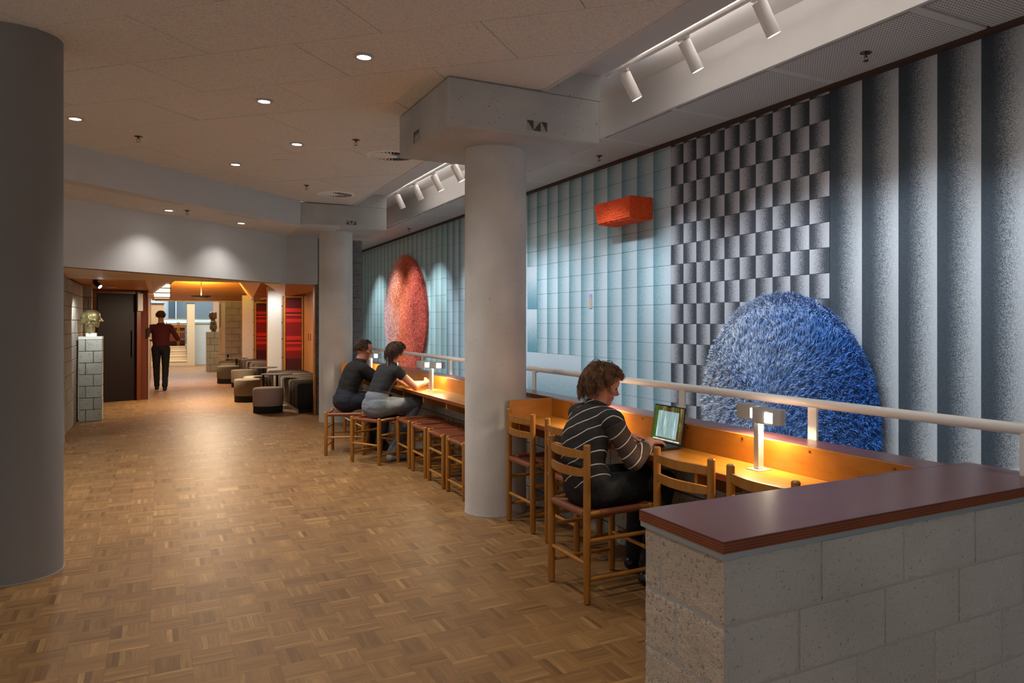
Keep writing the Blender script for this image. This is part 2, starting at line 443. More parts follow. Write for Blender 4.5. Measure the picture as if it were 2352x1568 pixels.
# cast marks on the capitals
def tri_marks(parent, org, ux, w, h, tris, mats=('joint_dark', 'mortar')):
    m = MB(); ux = Vector(ux); n = ux.cross(Vector((0, 0, 1)))
    def q(pts, dz, mi):
        vs = [Vector(org) + ux * (a * w) + Vector((0, 0, b * h)) + n * dz for a, b in pts]
        vs2 = [v - n * .004 for v in vs]; k = len(vs)
        m.add(vs + vs2, [tuple(range(k)), tuple(range(k, 2 * k))[::-1]] + [(i, (i + 1) % k, (i + 1) % k + k, i + k) for i in range(k)], mi)
    q([(0, 0), (1, 0), (1, 1), (0, 1)], .001, 1)
    for tr in tris: q(tr, .003, 0)
    m.build('cast_mark', list(mats), parent)
tri_marks(c1, (-.612 + .60, -.604, 2.905), (1, 0, 0), .165, .072, [[(0, 1), (.33, 0), (.33, 1)], [(.33, 0), (.68, 0), (.68, 1)], [(.72, 1), (1, 0), (1, 1)]])
tri_marks(c1, (-.61, .19, 2.90), (0, -1, 0), .16, .085, [[(0, 0), (.08, 0), (.08, 1), (0, 1)]] + [[(a, 1), (a + .22, 1), (a + .1, .55)] for a in (.1, .35, .6)])
tri_marks(c2, (-.612 + .63, -.604, 2.925), (1, 0, 0), .16, .055, [[(.05, .1), (.2, .8), (.3, .1)], [(.4, .9), (.5, .2), (.6, .9)], [(.7, .1), (.85, .8), (.95, .1)], [(0, .92), (1, .92), (1, 1), (0, 1)], [(0, 0), (1, 0), (1, .08), (0, .08)]])

# ---- bulkheads and lower ceiling at 45 degrees
def wall45(name, x0, y0, x1, y1, z0, z1, th, mat):     # thickness goes to the back (-x,+y side)
    d = Vector((x1 - x0, y1 - y0, 0)).normalized(); n = Vector((-d.y, d.x, 0)) * th
    return struct(name, MB().prism([(x0, y0), (x1, y1), (x1 + n.x, y1 + n.y), (x0 + n.x, y0 + n.y)], z0, z1), mat)
wall45('wall_front', -4.6, 4.747, 1.753, 11.1, 2.862, 3.30, .2, 'white_paint')
lc = struct('ceiling', MB().prism([(-4.6, 4.8), (1.75, 11.15), (2.3, 12.7), (1.77, 12.6), (-4.6, 6.2)], 2.888, 2.95), 'black_gap')
board_field(lc, 3.945, .632, 2.928, 1.245, [(1, -1, -9.36), (-1, 1, 10.80), (-1, 0, 3), (0, 1, 12.55), (1, 0, 1.76)], 2.862, range(-2, 11), range(0, 7))
struct('ceiling', MB().box(1.753, 2.3, 11.1, 12.7, 2.864, 2.9), 'white_paint')
wall45('wall_front', -3.4, 7.36, 1.76, 12.50, 2.112, 2.87, .15, 'white_soft')
struct('wall_front', MB().box(1.75, 2.235, 12.50, 12.65, 2.112, 2.87), 'white_paint')

# ---- block work
def blockwall(name, label, cat, org, ux, length, z0, courses, ch, bl, th, mat, mort, offs, kind=None, both=False, mortm=None, jw=.008, rough=0, ends=True):
    """running bond wall, face towards the camera side = -normal; ux unit vector along the wall"""
    ux = Vector((*ux, 0)); n = Vector((-ux.y, ux.x, 0)); o0 = Vector((*org, 0))
    t = thing(name, label, cat, (0, 0, 0), kind=kind) if cat else link(name, None, kind=kind)
    Mx = Matrix(((ux.x, n.x, 0, o0.x), (ux.y, n.y, 0, o0.y), (0, 0, 1, 0), (0, 0, 0, 1)))
    ins = .0022 if rough else .007
    MB().box(ins, length - ins, ins, th - ins, z0, z0 + courses * ch - jw / 2, mat=Mx).build('mortar', mort, t)
    cache = {}
    for c in range(courses):
        a = -offs[c % len(offs)]; zc = z0 + c * ch
        while a < length - .01:
            s, e = max(0, a), min(length, a + bl)
            if e - s > .03:
                h1 = zc + ch
                w = e - s - (jw if e < length - .005 else jw / 2) + (0 if s > .005 else jw / 2)
                key = (round(w, 3),)
                if key not in cache:
                    m = MB()
                    if rough:
                        cache[key] = rough_block(w, th, ch - jw, rough)
                    else:
                        m.cbox(0, w, 0, th, 0, ch - jw, .004); cache[key] = m.mesh('block')
                        cache[key].materials.append(M[mat])
                me = cache[key]
                if rough and s < .005:
                    fr_ = (.22, .42, .24, .45, .3)[(courses - 1 - c) % 5]
                    for lo, hi in ((0, th * (1 - fr_) - jw / 2), (th * (1 - fr_) + jw / 2, th)):
                        mb = rough_block(w, hi - lo, ch - jw, rough * 1.5); mb.materials.append(M[mat]); mb.materials.append(M['block_end'])
                        ob = link('block', mb, t); ob.matrix_local = Mx @ Matrix.Translation((0, lo, zc + jw / 2))
                    a += bl; continue
                if rough and len(me.materials) == 0: me.materials.append(M[mat]); me.materials.append(M['block_end'])
                ob = link('block', me, t); jx = random.uniform(-.0015, .0015)
                ob.matrix_local = Mx @ Matrix.Translation((s + (jw / 2 if s > .005 else 0), jx, zc + jw / 2))
            a += bl
    return t
def rough_block(w, th, h, amp):
    bm = bmesh.new(); m = MB().box(0, w, 0, th, 0, h); me = m.mesh('block'); bm.from_mesh(me)
    def cut(axis, L, n):
        for i in range(1, n):
            co = [0, 0, 0]; co[axis] = L * i / n; no = [0, 0, 0]; no[axis] = 1
            bmesh.ops.bisect_plane(bm, geom=bm.verts[:] + bm.edges[:] + bm.faces[:], plane_co=co, plane_no=no)
    cut(0, w, max(2, int(w / .013))); cut(1, th, max(2, int(th / .013))); cut(2, h, int(h / .013))
    from mathutils import noise
    for v in bm.verts:
        d = [min(v.co.x, w - v.co.x), min(v.co.y, th - v.co.y), min(v.co.z, h - v.co.z)]
        edge = sum(1 for q in d if q < .001)
        k = noise.noise(v.co * 40 + Vector((w * 9, h * 7, 3))) ; k2 = noise.noise(v.co * 95)
        c = Vector((w / 2, th / 2, h / 2)); o = v.co - c; nrm = Vector([(1 if o[i] > 0 else -1) if d[i] < .001 else 0 for i in range(3)])
        v.co -= nrm * (amp * (.5 + .9 * k + .5 * k2) + (amp * 1.3 if edge >= 2 else 0) * (.6 + k))
    for fc in bm.faces: fc.material_index = 1 if abs(fc.normal.x) > .8 and fc.calc_center_median().x < w / 2 else 0
    bm.to_mesh(me); bm.free(); return me
# end wall in the foreground and the long parapet behind the desks
ZT = .905; XE, YE0, YE1 = 1.341, 1.580, 1.987; XI, XB = 2.736, 2.907
CH = .186; ZW = ZT - .052
mt = 'mortar'
ew = blockwall('low_wall', 'low wall of big grey concrete blocks in the right foreground, under the dark red top', 'wall', (XE + .012, YE0 + .012), (1, 0), 2.6, ZW - 5 * CH, 5, CH, .372, .38, 'block_front', plain('mortar_light', (178, 174, 168), .95, vs=40), [.14, .0, .215, .09, .0], rough=.0009, jw=.007)
# rough end face: separate return blocks seen on the left end
for ch in [c for c in ew.children if c.name.startswith('block')]:
    pass
pw = blockwall('parapet_wall', 'long low concrete block wall under the two desks', 'wall', (XB - .01, 2.0), (0, 1), 10.6, ZW - 5 * CH, 5, CH, .372, .155, 'block_mid', 'mortar_dark', [.0, .186])

# timber caps
def cap(name, parent, x0, x1, y0, y1, z0=ZT - .035, z1=ZT):
    m = MB(); n = 9; m.cbox(x0, x1, y0, y1, z1 - .004, z1, .0012, 0)
    for i in range(n - 1):
        a, b = z0 + (z1 - .004 - z0) * i / (n - 1), z0 + (z1 - .004 - z0) * (i + 1) / (n - 1); e = .0008 * (i % 2)
        m.box(x0 + e, x1 - e, y0 + e, y1 - e, a, b, 1 + i % 2)
    return m.build(name, ['cap_wood', 'ply_edge', 'ply_edge_dark'], parent)
ct = thing('counter_top', 'dark red-brown plywood top on the foreground block wall and ledge behind the desks', 'counter top')
cap('end_board', ct, XE, 3.02, YE0, YE1)
cap('ledge_board', ct, XI, XB, YE1 + .001, 12.6)
cap('filler_board', ct, XI - .37, XI - .001, YE1 + .001, YE1 + .014)
m = MB().box(XE + .003, 3.0, YE0 + .003, YE1 - .003, ZT - .052, ZT - .0352).box(XI + .003, XB - .003, YE1, 12.6, ZT - .052, ZT - .0352)
m.build('metal_strip', 'alu', ct)

# desks
def desk(y0, y1, label, ends):
    t = thing('desk', label, 'desk')
    m = MB(); z1 = .762; n = 7
    m.cbox(2.40, XI - .018, y0, y1, z1 - .005, z1, .0015, 0)
    for i in range(n - 1):
        a, b = z1 - .032 + .027 * i / (n - 1), z1 - .032 + .027 * (i + 1) / (n - 1)
        m.box(2.40 + .0008 * (i % 2), XI - .018, y0, y1, a, b, 1)
    m.build('desk_surface', ['desk_wood', 'ply_edge'], t)
    bb = MB().cbox(XI - .018, XI - .001, y0, y1, z1 - .03, ZT - .001, .001).build('backboard', 'desk_wood_side', t)
    y = y0 + .12
    while y < y1:
        MB().lathe([(.0065, 0), (.0065, .002), (.003, .003)], n=12).build('screw', 'chrome', bb, smooth=True)
        o = bb.children[-1]; o.matrix_local = Matrix.Translation((XI - .018, y, ZT - .022)) @ Matrix.Rotation(-PI / 2, 4, 'Y')
        y += .47
    if 'far' in ends: MB().cbox(2.352, XI - .019, y1, y1 + .02, z1 - .11, ZT - .001, .001).build('end_board', 'desk_wood_side', t)
    MB().box(2.60, 2.62, y0 + .02, y1 - .02, z1 - .09, z1 - .032).build('front_rail', 'red_wood', t)
    y = y0 + .35
    while y < y1:
        MB().prism([(0, 0), (.30, 0), (.30, -.13), (.20, -.13), (.02, -.06), (0, -.06)], -.012, .012,
                   mat=Matrix(((1, 0, 0, 2.415), (0, 0, 1, y), (0, 1, 0, z1 - .032), (0, 0, 0, 1)))).build('bracket', 'chair_wood', t)
        y += .72
    return t
desk(YE1 + .002, 5.25, 'orange plywood desk shelf with the laptop on it, in front of the near column', ('far',))
desk(5.80, 11.3, 'orange plywood desk shelf beyond the near column, where two people sit', ('far',))

# handrail
hr = thing('handrail', 'white tubular handrail on flat posts behind the counter ledge', 'handrail')
MB().tube([(2.955, -1.2, 1.083), (2.955, 12.6, 1.083)], .0235, 20).build('rail', 'white_metal', hr, smooth=True)
for y in (.60, 1.68, 2.766, 3.859, 4.94, 6.021, 7.10, 8.19, 9.27, 10.37, 11.45):
    MB().cbox(2.93, 2.945, y - .03, y + .03, .72, 1.055, .002).cbox(2.93, 2.96, y - .03, y + .03, 1.052, 1.066, .002).build('post', 'white_metal', hr)

# ================================================================== MURAL
XW = 4.28
def tile_mesh(w, h, mat, g=.0012):        # lies in local YZ plane facing -X, UV 0 at the far (left in view) edge
    y0, y1, z0, z1 = g, w - g, g, h - g; c = .0015
    vs = [(0, y0 + c, z0 + c), (0, y1 - c, z0 + c), (0, y1 - c, z1 - c), (0, y0 + c, z1 - c), (.018, y0, z0), (.018, y1, z0), (.018, y1, z1), (.018, y0, z1), (.0015, y0, z0), (.0015, y1, z0), (.0015, y1, z1), (.0015, y0, z1)]
    fs = [(3, 2, 1, 0), (0, 1, 9, 8), (1, 2, 10, 9), (2, 3, 11, 10), (3, 0, 8, 11), (8, 9, 5, 4), (9, 10, 6, 5), (10, 11, 7, 6), (11, 8, 4, 7)]
    me = bpy.data.meshes.new('fabric_tile'); me.from_pydata(vs, [], fs); me.materials.append(M[mat])
    uv = me.uv_layers.new(name='UVMap')
    for lp in me.loops:
        v = vs[lp.vertex_index]; uv.data[lp.index].uv = ((w - v[1]) / w, v[2] / h)
    return me
def tiles(parent, ys, zs, matf, name='fabric_tile'):
    cache = {}
    for a in range(len(ys) - 1):
        for b in range(len(zs) - 1):
            ylo, yhi = sorted((ys[a], ys[a + 1])); zlo, zhi = sorted((zs[b], zs[b + 1])); mt_ = matf(a, b)
            if mt_ is None: continue
            key = (round(yhi - ylo, 3), round(zhi - zlo, 3), mt_)
            if key not in cache: cache[key] = tile_mesh(yhi - ylo, zhi - zlo, mt_)
            o = link(name, cache[key], parent); o.location = (XW + random.uniform(-.0006, .0006), ylo, zlo)
ZR = [2.982 + .187, *[2.982 - .187 * k for k in range(0, 15)]]; ZR[0] = 3.169; ZR = [3.2] + ZR
g1 = thing('mural_stripe', 'wide dark-to-pale grey fabric stripes on the wall at the right edge', 'wall panel')
tiles(g1, [3.873, 3.584, 3.290, 3.009, 2.722, 2.45, 2.18, 1.9, 1.62, 1.34, 1.06], [3.2, .0], lambda a, b: 'fab_stripe', 'stripe')
g2 = thing('mural_checker', 'grey checkered fabric field on the wall behind the blue rug', 'wall panel')
tiles(g2, [5.802 - .1929 * k for k in range(11)], ZR, lambda a, b: 'fab_check_a' if b % 2 == 0 else 'fab_check_b')
g3 = thing('mural_teal', 'teal-to-pale blue tiled fabric field around the red box, right of the near column', 'wall panel')
ys3 = [5.802 + .2892 * k for k in range(12)]
tiles(g3, ys3, ZR, lambda a, b: None if (a >= 6 and b >= 12) or (a == 10 and b >= 6) else 'fab_teal')
tiles(g3, [5.802 + .2892 * 6, 5.802 + .2892 * 11], [1.112, .364], lambda a, b: 'fab_teal_v', 'fabric_panel')
tiles(g3, [5.802 + .2892 * 10, 5.802 + .2892 * 11], [2.234, 1.673, 1.112], lambda a, b: 'fab_teal_v', 'fabric_panel')
g4 = thing('mural_sea', 'pale sea-green tiled fabric field around the orange rug at the far end', 'wall panel')
yst = 5.802 + .2892 * 11
ys4 = [yst + .2892 * k for k in range(0, 12)]; yl = ys4[-1]
g3b = thing('mural_teal', 'teal tiled fabric strips just left of the near column, beside the sea-green field', 'wall panel')
tiles(g3b, ys4, ZR, lambda a, b: 'fab_teal')
ys5 = [yl + .29 * k for k in range(0, 23)]
zs5 = [3.2, 3.13] + [3.13 - .29 * k for k in range(1, 11)]
tiles(g4, ys5, zs5, lambda a, b: 'fab_sea')
print('tiles', len(g3.children), len(g4.children), 'sea from', yl)

# ================================================================== RUGS
def rug(name, label, cy, cz, a, b, th, n, L, tw, matf, seed):
    r = np.random.default_rng(seed)
    t = thing(name, label, 'wall rug', (XW, cy, cz))
    k = 72
    MB().prism([(a * .955 * math.cos(2 * PI * i / k), b * .955 * math.sin(2 * PI * i / k)) for i in range(k)], 0, th, mat=Matrix(((0, 0, -1, 0), (1, 0, 0, 0), (0, 1, 0, 0), (0, 0, 0, 1)))).build('backing', matf, t)
    rad = np.sqrt(r.random(n)); ang = r.random(n) * 2 * PI
    y = a * rad * np.cos(ang) * .99; z = b * rad * np.sin(ang) * .99
    # swirling lie of the pile
    fl_ = 2.2 * np.sin(2.1 * y + 1.3 * z + seed) + 1.6 * np.sin(3.7 * z - 2.2 * y) + r.normal(0, .55, n)
    dy = np.cos(fl_ - 1.57) * .75; dz = np.sin(fl_ - 1.57) * .55 - .55
    edge = np.clip((rad - .9) / .1, 0, 1); dy = dy * (1 - edge) + np.cos(ang) * edge; dz = dz * (1 - edge) + (np.sin(ang) - .35) * edge
    out = .45 + .45 * r.random(n); cl = .5 + .5 * np.sin(31 * y + 6 * np.sin(17 * z + seed)) * np.sin(27 * z + 5 * np.sin(19 * y)); out = out * (.55 + .9 * cl); l = (.7 + .6 * cl) * L * (.7 + .6 * r.random(n)); w = tw * (.7 + .6 * r.random(n))
    base = np.stack([-np.full(n, th), y, z], 1); d1 = np.stack([-out * .8, dy * .6, dz * .6], 1) * l[:, None] * .5
    d2 = np.stack([-out * .25, dy, dz], 1) * l[:, None] * .6
    sd = np.cross(d1, np.stack([r.normal(0, .3, n) - 1, r.normal(0, .6, n), r.normal(0, .6, n)], 1)); sd /= np.linalg.norm(sd, axis=1)[:, None] + 1e-9
    sd *= w[:, None] * .5
    p1 = base + d1; p2 = p1 + d2; nn = np.cross(d1, sd); nn /= np.linalg.norm(nn, axis=1)[:, None] + 1e-9; nn *= w[:, None] * .4
    vs = np.stack([base - sd, base + sd, base + nn, p1 - sd, p1 + sd, p1 + nn, p2], 1).reshape(-1, 3)
    fi = np.array([(0, 1, 4, 3), (1, 2, 5, 4), (2, 0, 3, 5)]); ft = np.array([(3, 4, 6), (4, 5, 6), (5, 3, 6)])
    o = (np.arange(n) * 7)[:, None, None]
    faces = (fi[None] + o).reshape(-1, 4).tolist() + (ft[None] + o).reshape(-1, 3).tolist()
    me = bpy.data.meshes.new('pile'); me.from_pydata(vs.tolist(), [], faces); me.materials.append(M[matf])
    tn = r.random(n); at = me.attributes.new('tone', 'FLOAT', 'FACE'); at.data.foreach_set('value', np.concatenate([np.repeat(tn, 3), np.repeat(tn, 3)]))
    link('pile', me, t, 'stuff'); return t
def rugmat(key, stops, sy, off, jitter=.16, zmix=0., ns=2.0, dkc=(.55, .64, .76, 1)):
    k = NT(key); g = k.n('ShaderNodeAttribute', attribute_name='tone').outputs['Fac']
    sx = k.n('ShaderNodeSeparateXYZ'); k.i(sx, 0, k.obj())
    f = k.math('ADD', k.math('MULTIPLY', sx.outputs[1], -sy), off)
    f = k.math('ADD', f, k.math('MULTIPLY', sx.outputs[2], zmix))
    f = k.math('ADD', f, k.math('MULTIPLY', k.math('SUBTRACT', k.noise(ns, 3, k.obj()), .5), .5))
    f = k.math('ADD', f, k.math('MULTIPLY', k.math('SUBTRACT', g, .5), jitter))
    cl = k.noise(17, 3, k.obj(), .6)
    c = k.ramp(f, stops); dk = k.mix(1.0, c, dkc, 'MULTIPLY')
    w_ = k.n('ShaderNodeMapRange'); k.i(w_, 'Value', cl); w_.inputs['From Min'].default_value = .36; w_.inputs['From Max'].default_value = .62
    M[key] = k.done(k.mix(w_.outputs[0], dk, c), .85, 0, .25)
rugmat('rug_blue', [(0, lin(222, 224, 230)), (.22, lin(178, 194, 222)), (.5, lin(112, 150, 204)), (.78, lin(62, 116, 188)), (1, lin(32, 88, 164))], .50, .44, .34, -.10, 3.2)
rugmat('rug_orange', [(0, lin(250, 214, 214)), (.22, lin(250, 196, 172)), (.38, lin(248, 150, 92)), (.55, lin(228, 126, 104)), (.8, lin(206, 98, 80)), (1, lin(150, 60, 62))], .33, .47, .22, .0, 1.2, (.80, .70, .70, 1))
rug('blue_rug', 'round shaggy blue rug hung on the grey checkered wall, fading pale at its left', 4.315, .80, .935, .935, .05, 62000, .040, .0075, 'rug_blue', 3)
rug('orange_rug', 'tall coral and orange shaggy oval rug hung on the far sea-green wall', 14.5, 1.62, 1.43, 1.22, .06, 48000, .025, .007, 'rug_orange', 5)

# red tufted box on the wall
def redbox():
    k = NT('red_tuft'); v = k.n('ShaderNodeTexVoronoi', feature='F1'); v.inputs['Scale'].default_value = 75; k.i(v, 'Vector', k.obj())
    n = k.noise(60, 3, k.obj())
    k.bump(k.math('ADD', v.outputs['Distance'], n), 1., .012)
    M['red_tuft'] = k.done(k.mix(k.noise(14, 2, k.obj()), lin(232, 72, 32), lin(255, 104, 54)), .8, 0, .2)
    t = thing('red_box', 'small bright orange-red tufted box fixed high on the pale blue wall', 'wall sculpture', (XW, 0, 0))
    me = bpy.data.meshes.new('tufted_box'); bm = bmesh.new()
    ya, yb = 6.09, 6.80; z0, z1 = 2.515, 2.735; dp = .27
    P8 = [(0, ya, z0), (0, yb - .0, z0), (0, yb, z1), (0, ya, z1), (-dp, ya + .0, z0 + .0), (-dp, yb - .08, z0 + .0), (-dp, yb, z1), (-dp, ya + .0, z1)]
    vs = [bm.verts.new(p) for p in P8]
    for f in [(0, 1, 2, 3), (7, 6, 5, 4), (0, 4, 5, 1), (3, 2, 6, 7), (0, 3, 7, 4), (1, 5, 6, 2)]: bm.faces.new([vs[i] for i in f])
    bmesh.ops.bevel(bm, geom=bm.edges[:], offset=.012, segments=2, affect='EDGES')
    bmesh.ops.subdivide_edges(bm, edges=bm.edges[:], cuts=14, use_grid_fill=True)
    from mathutils import noise
    bm.normal_update()
    for v in bm.verts: v.co += v.normal * (noise.noise(v.co * 70) * .006 + noise.noise(v.co * 160) * .003)
    bmesh.ops.recalc_face_normals(bm, faces=bm.faces); bm.to_mesh(me); bm.free(); me.materials.append(M['red_tuft'])
    link('tufted_box', me, t)
redbox()
sc = thing('wall_label', 'tiny pale information tag with a lilac top on the blue wall, below the red box', 'label', (XW - .002, 7.285, 1.66))
MB().box(-.004, 0, 0, .062, 0, .125).build('card', plain('card_beige', (196, 178, 160), .6), sc); MB().box(-.0045, 0, 0, .062, .125, .16).build('lilac_top', plain('card_lilac', (176, 160, 214), .6), sc)

# ================================================================== CHAIRS AND STOOLS
def slat(m, z, h, w=.395, bow=.045, th=.016, x=-.205):
    n = 10; vs = []
    for i in range(n + 1):
        y = -w / 2 + w * i / n; b = -bow * (1 - (2 * y / w) ** 2); hh = h * (.72 + .28 * (1 - (2 * y / w) ** 4)) / 2
        for dx, dz in ((-th / 2, -hh), (th / 2, -hh), (th / 2, hh), (-th / 2, hh)): vs.append((x + b + dx, y, z + dz))
    fs = [(0, 1, 2, 3)] + [tuple(n * 4 + k for k in (3, 2, 1, 0))]
    for i in range(n):
        for k in range(4): fs.append((i * 4 + k, i * 4 + 4 + k, i * 4 + 4 + (k + 1) % 4, i * 4 + (k + 1) % 4))
    m.add(vs, fs)
def leg_m(h, r=.0195):
    return MB().lathe([(r - .004, .004), (r, .012), (r + .001, h * .5), (r, h - .006), (r - .005, h)], n=16)
def dowel(m, a, b, r=.0115):
    a, b = Vector(a), Vector(b); d = b - a
    m.tube([a, a + d * .06, a + d * .5, b - d * .06, b], [r * .72, r, r * 1.05, r, r * .72], 10)
def seat_parts(t, z, hw):
    r = .014; m = MB()
    for x in (-hw, hw): dowel(m, (x, -hw, z), (x, hw, z), r)
    for y in (-hw, hw): dowel(m, (-hw, y, z + .004), (hw, y, z + .004), r)
    m.build('seat_rails', 'chair_wood', t, smooth=True)
    prof = []; R = r + .004        # sling wrapped round the front and back rails
    for k in range(9):
        a = -PI * .65 + k * PI * 1.15 / 8; prof.append((-hw - R * math.cos(a - PI * .0), z + R * math.sin(a)))
    prof = [(-hw + R * math.cos(a), z + R * math.sin(a)) for a in [math.radians(q) for q in (-60, -100, -140, 180, 140, 110, 80)]]
    n = 8; top = []
    for i in range(1, n):
        x = -hw + 2 * hw * i / n; top.append((x, z + R - .022 * (1 - (x / hw) ** 2)))
    prof2 = prof + top + [(-x, zz) for x, zz in reversed(prof)]
    vs = []; W_ = [(-hw + .024), -hw * .6, -hw * .2, hw * .2, hw * .6, hw - .024]
    for y in W_:
        for x, zz in prof2: vs.append((x, y, zz - (.006 * (1 - (y / hw) ** 2) if abs(x) < hw * .9 else 0)))
    k = len(prof2); fs = []
    for j in range(len(W_) - 1):
        for i in range(k - 1): fs.append((j * k + i, (j + 1) * k + i, (j + 1) * k + i + 1, j * k + i + 1))
    m = MB(); m.add(vs, fs)
    for y in (-hw, hw): m.tube([(-hw * .62, y, z + .004), (0, y, z + .003), (hw * .62, y, z + .004)], r + .0035, 12)
    s = m.build('seat', 'leather', t, smooth=60)
    md = s.modifiers.new('solid', 'SOLIDIFY'); md.thickness = .003; md.offset = 0
def chair(label, h=.85):
    t = thing('dining_chair', label, 'chair'); hw = .205
    for x, y, hh in ((-hw, -hw, h), (-hw, hw, h), (hw, -hw, .495), (hw, hw, .495)):
        o = leg_m(hh).build('leg', 'chair_wood', t, smooth=True, loc=(x, y, 0))
        MB().lathe([(.013, 0), (.013, .005)], n=12).build('foot_glide', 'black_rubber', o)
    m = MB(); slat(m, h - .058, .046); m.build('back_slat', 'chair_wood', t, smooth=True)
    m = MB(); slat(m, h - .155, .046); m.build('back_slat', 'chair_wood', t, smooth=True)
    seat_parts(t, .475, hw)
    for a, b in [((-hw, -hw, .212), (-hw, hw, .212)), ((hw, -hw, .235), (hw, hw, .235)), ((-hw, -hw, .335), (hw, -hw, .335)), ((-hw, -hw, .13), (hw, -hw, .13)), ((-hw, hw, .335), (hw, hw, .335)), ((-hw, hw, .13), (hw, hw, .13))]:
        m = MB(); dowel(m, a, b); m.build('stretcher', 'chair_wood', t, smooth=True)
    return t
def stool(label):
    t = thing('stool', label, 'stool', group='stools along the desk'); hw = .205
    for x, y in ((-hw, -hw), (-hw, hw), (hw, -hw), (hw, hw)):
        o = leg_m(.492).build('leg', 'chair_wood', t, smooth=True, loc=(x, y, 0))
        MB().lathe([(.013, 0), (.013, .005)], n=12).build('foot_glide', 'black_rubber', o)
    seat_parts(t, .462, hw)
    for a, b in [((-hw, -hw, .205), (-hw, hw, .205)), ((hw, -hw, .205), (hw, hw, .205)), ((-hw, -hw, .31), (hw, -hw, .31)), ((-hw, -hw, .105), (hw, -hw, .105)), ((-hw, hw, .31), (hw, hw, .31)), ((-hw, hw, .105), (hw, hw, .105))]:
        m = MB(); dowel(m, a, b); m.build('stretcher', 'chair_wood', t, smooth=True)
    return t
ch0 = chair('ladder-back wooden chair with leather seat that the person at the laptop sits on')
ch0['group'] = 'ladder-back chairs at the near desk'; ch0.location = (2.20, 3.655, 0)
for x, y, a, lb in [(2.53, 4.994, 0, 'ladder-back wooden chair pushed under the desk right beside the near column'),
                    (2.52, 4.335, .0, 'ladder-back wooden chair mostly hidden behind the person at the laptop'),
                    (2.505, 3.03, .06, 'empty ladder-back wooden chair just right of the person, both slats fully seen'),
                    (2.500, 2.45, -.02, 'empty ladder-back wooden chair below the near lamp, almost hidden by the dark red counter top')]:
    dup(ch0, (x, y, 0), a, lb)
s0 = stool('wooden stool with brown leather seat under the woman in the dark sleeveless top')
s0.location = (2.105, 8.136, 0); s0.rotation_euler.z = .50
dup(s0, (1.912, 8.838, 0), -.37 + PI / 2, 'wooden stool with brown leather seat under the leaning man in black')
for y, a, lb in [(7.735, 0, 'empty leather-seat stool right beside the seated woman, first of the four in a row'),
                 (7.20, 0, 'empty leather-seat stool, second of the row of four from the seated woman'),
                 (6.68, PI / 2, 'empty leather-seat stool, third of the row of four from the seated woman'),
                 (6.155, PI / 2, 'empty leather-seat stool nearest the near column, partly cut off by it')]:
    dup(s0, (2.455, y, 0), a, lb)
for y, lb in [(9.55, 'stool seen through the legs of the man\'s stool, nearer one'), (10.2, 'stool seen through the legs of the man\'s stool, farther one')]:
    dup(s0, (2.42, y, 0), 0, lb)

# ================================================================== DESK LAMPS
emis('lamp_glow', (1, .84, .60), 16); emis('down_glow', (1, .95, .88), 9); emis('spot_glow', (.85, .93, 1), 7)
def desk_lamp(label, loc, rz=0):
    t = thing('desk_lamp', label, 'lamp', loc, rz, group='desk lamps on the counter')
    MB().cbox(-.045, .045, -.045, .045, 0, .005, .001).build('base_plate', 'steel', t)
    MB().cbox(-.018, .018, -.018, .018, .005, .24, .002).build('post', 'steel', t)
    def head(y0, y1, xo, gy, nm):
        n = 40; poly = []; R = .043
        L = (y1 - y0) / 2; cy = (y0 + y1) / 2
        for k in range(n):
            a = 2 * PI * k / n; c_, s_ = math.cos(a), math.sin(a)
            yy = cy + s_ * R + max(-1, min(1, s_ * 2.2)) * (L - R)
            waist = 1 - .13 * math.exp(-((yy - cy) / .03) ** 2)
            poly.append((xo + R * (c_ if abs(s_) > .454 else math.copysign(max(abs(c_), .97), c_)) * waist, yy))
        m = MB(); k = len(poly)
        z0, z1 = .238, .313
        inn = [(xo + (x - xo) * .93, cy + (y - cy) * .965) for x, y in poly]
        vs = [(x, y, z0) for x, y in poly] + [(x, y, z1) for x, y in poly] + [(x, y, z0) for x, y in inn] + [(x, y, z1 - .003) for x, y in inn]
        fs = [(i, (i + 1) % k, (i + 1) % k + k, i + k) for i in range(k)] + [tuple(range(k, 2 * k))]
        fs += [(i + 2 * k, (i + 1) % k + 2 * k, (i + 1) % k, i) for i in range(k)] + [(i + 3 * k, (i + 1) % k + 3 * k, (i + 1) % k + 2 * k, i + 2 * k) for i in range(k)] + [tuple(range(3 * k, 4 * k))[::-1]]
        m.add(vs, fs); h = m.build('head', 'steel', t, smooth=40)
        MB().prism([(xo + (x - xo) * .7, cy + (y - cy) * .8) for x, y in poly], .248, .252).build('diffuser', 'lamp_glow', h)
        # glowing perforated window in the side
        for sx in ((-1,) if nm == 'a' else (1, -1)):
            if nm == 'b' and sx == -1: gy2 = y0 + .035
            else: gy2 = gy
            g = MB(); x = xo + sx * .0432
            for i in range(5):
                for j in range(5):
                    yy, zz = gy2 - .022 + j * .011, .253 + i * .010
                    g.box(min(x, x - sx * .003), max(x, x - sx * .003), yy - .0042, yy + .0042, zz - .0040, zz + .0040)
            g.build('light_grid', 'lamp_glow', h)
    head(-.165, .025, 0, -.112, 'a'); head(.035, .225, .075, .165, 'b')
    MB().box(.015, .06, .02, .045, .262, .285).build('bridge', 'steel', t)
    for (lx, ly) in ((0, -.10), (.07, .14)):
        l = bpy.data.lights.new('bulb', 'AREA'); l.shape = 'RECTANGLE'; l.size = .04; l.size_y = .12; l.energy = E_LAMP; l.color = (1, .78, .46)
        o = bpy.data.objects.new('bulb', l); COL.objects.link(o); o.parent = t; o.location = (lx, ly, .2455)
    return t
desk_lamp('twin-headed square-post desk lamp in front of the blue rug, nearest the camera', (2.638, 2.84, .762))
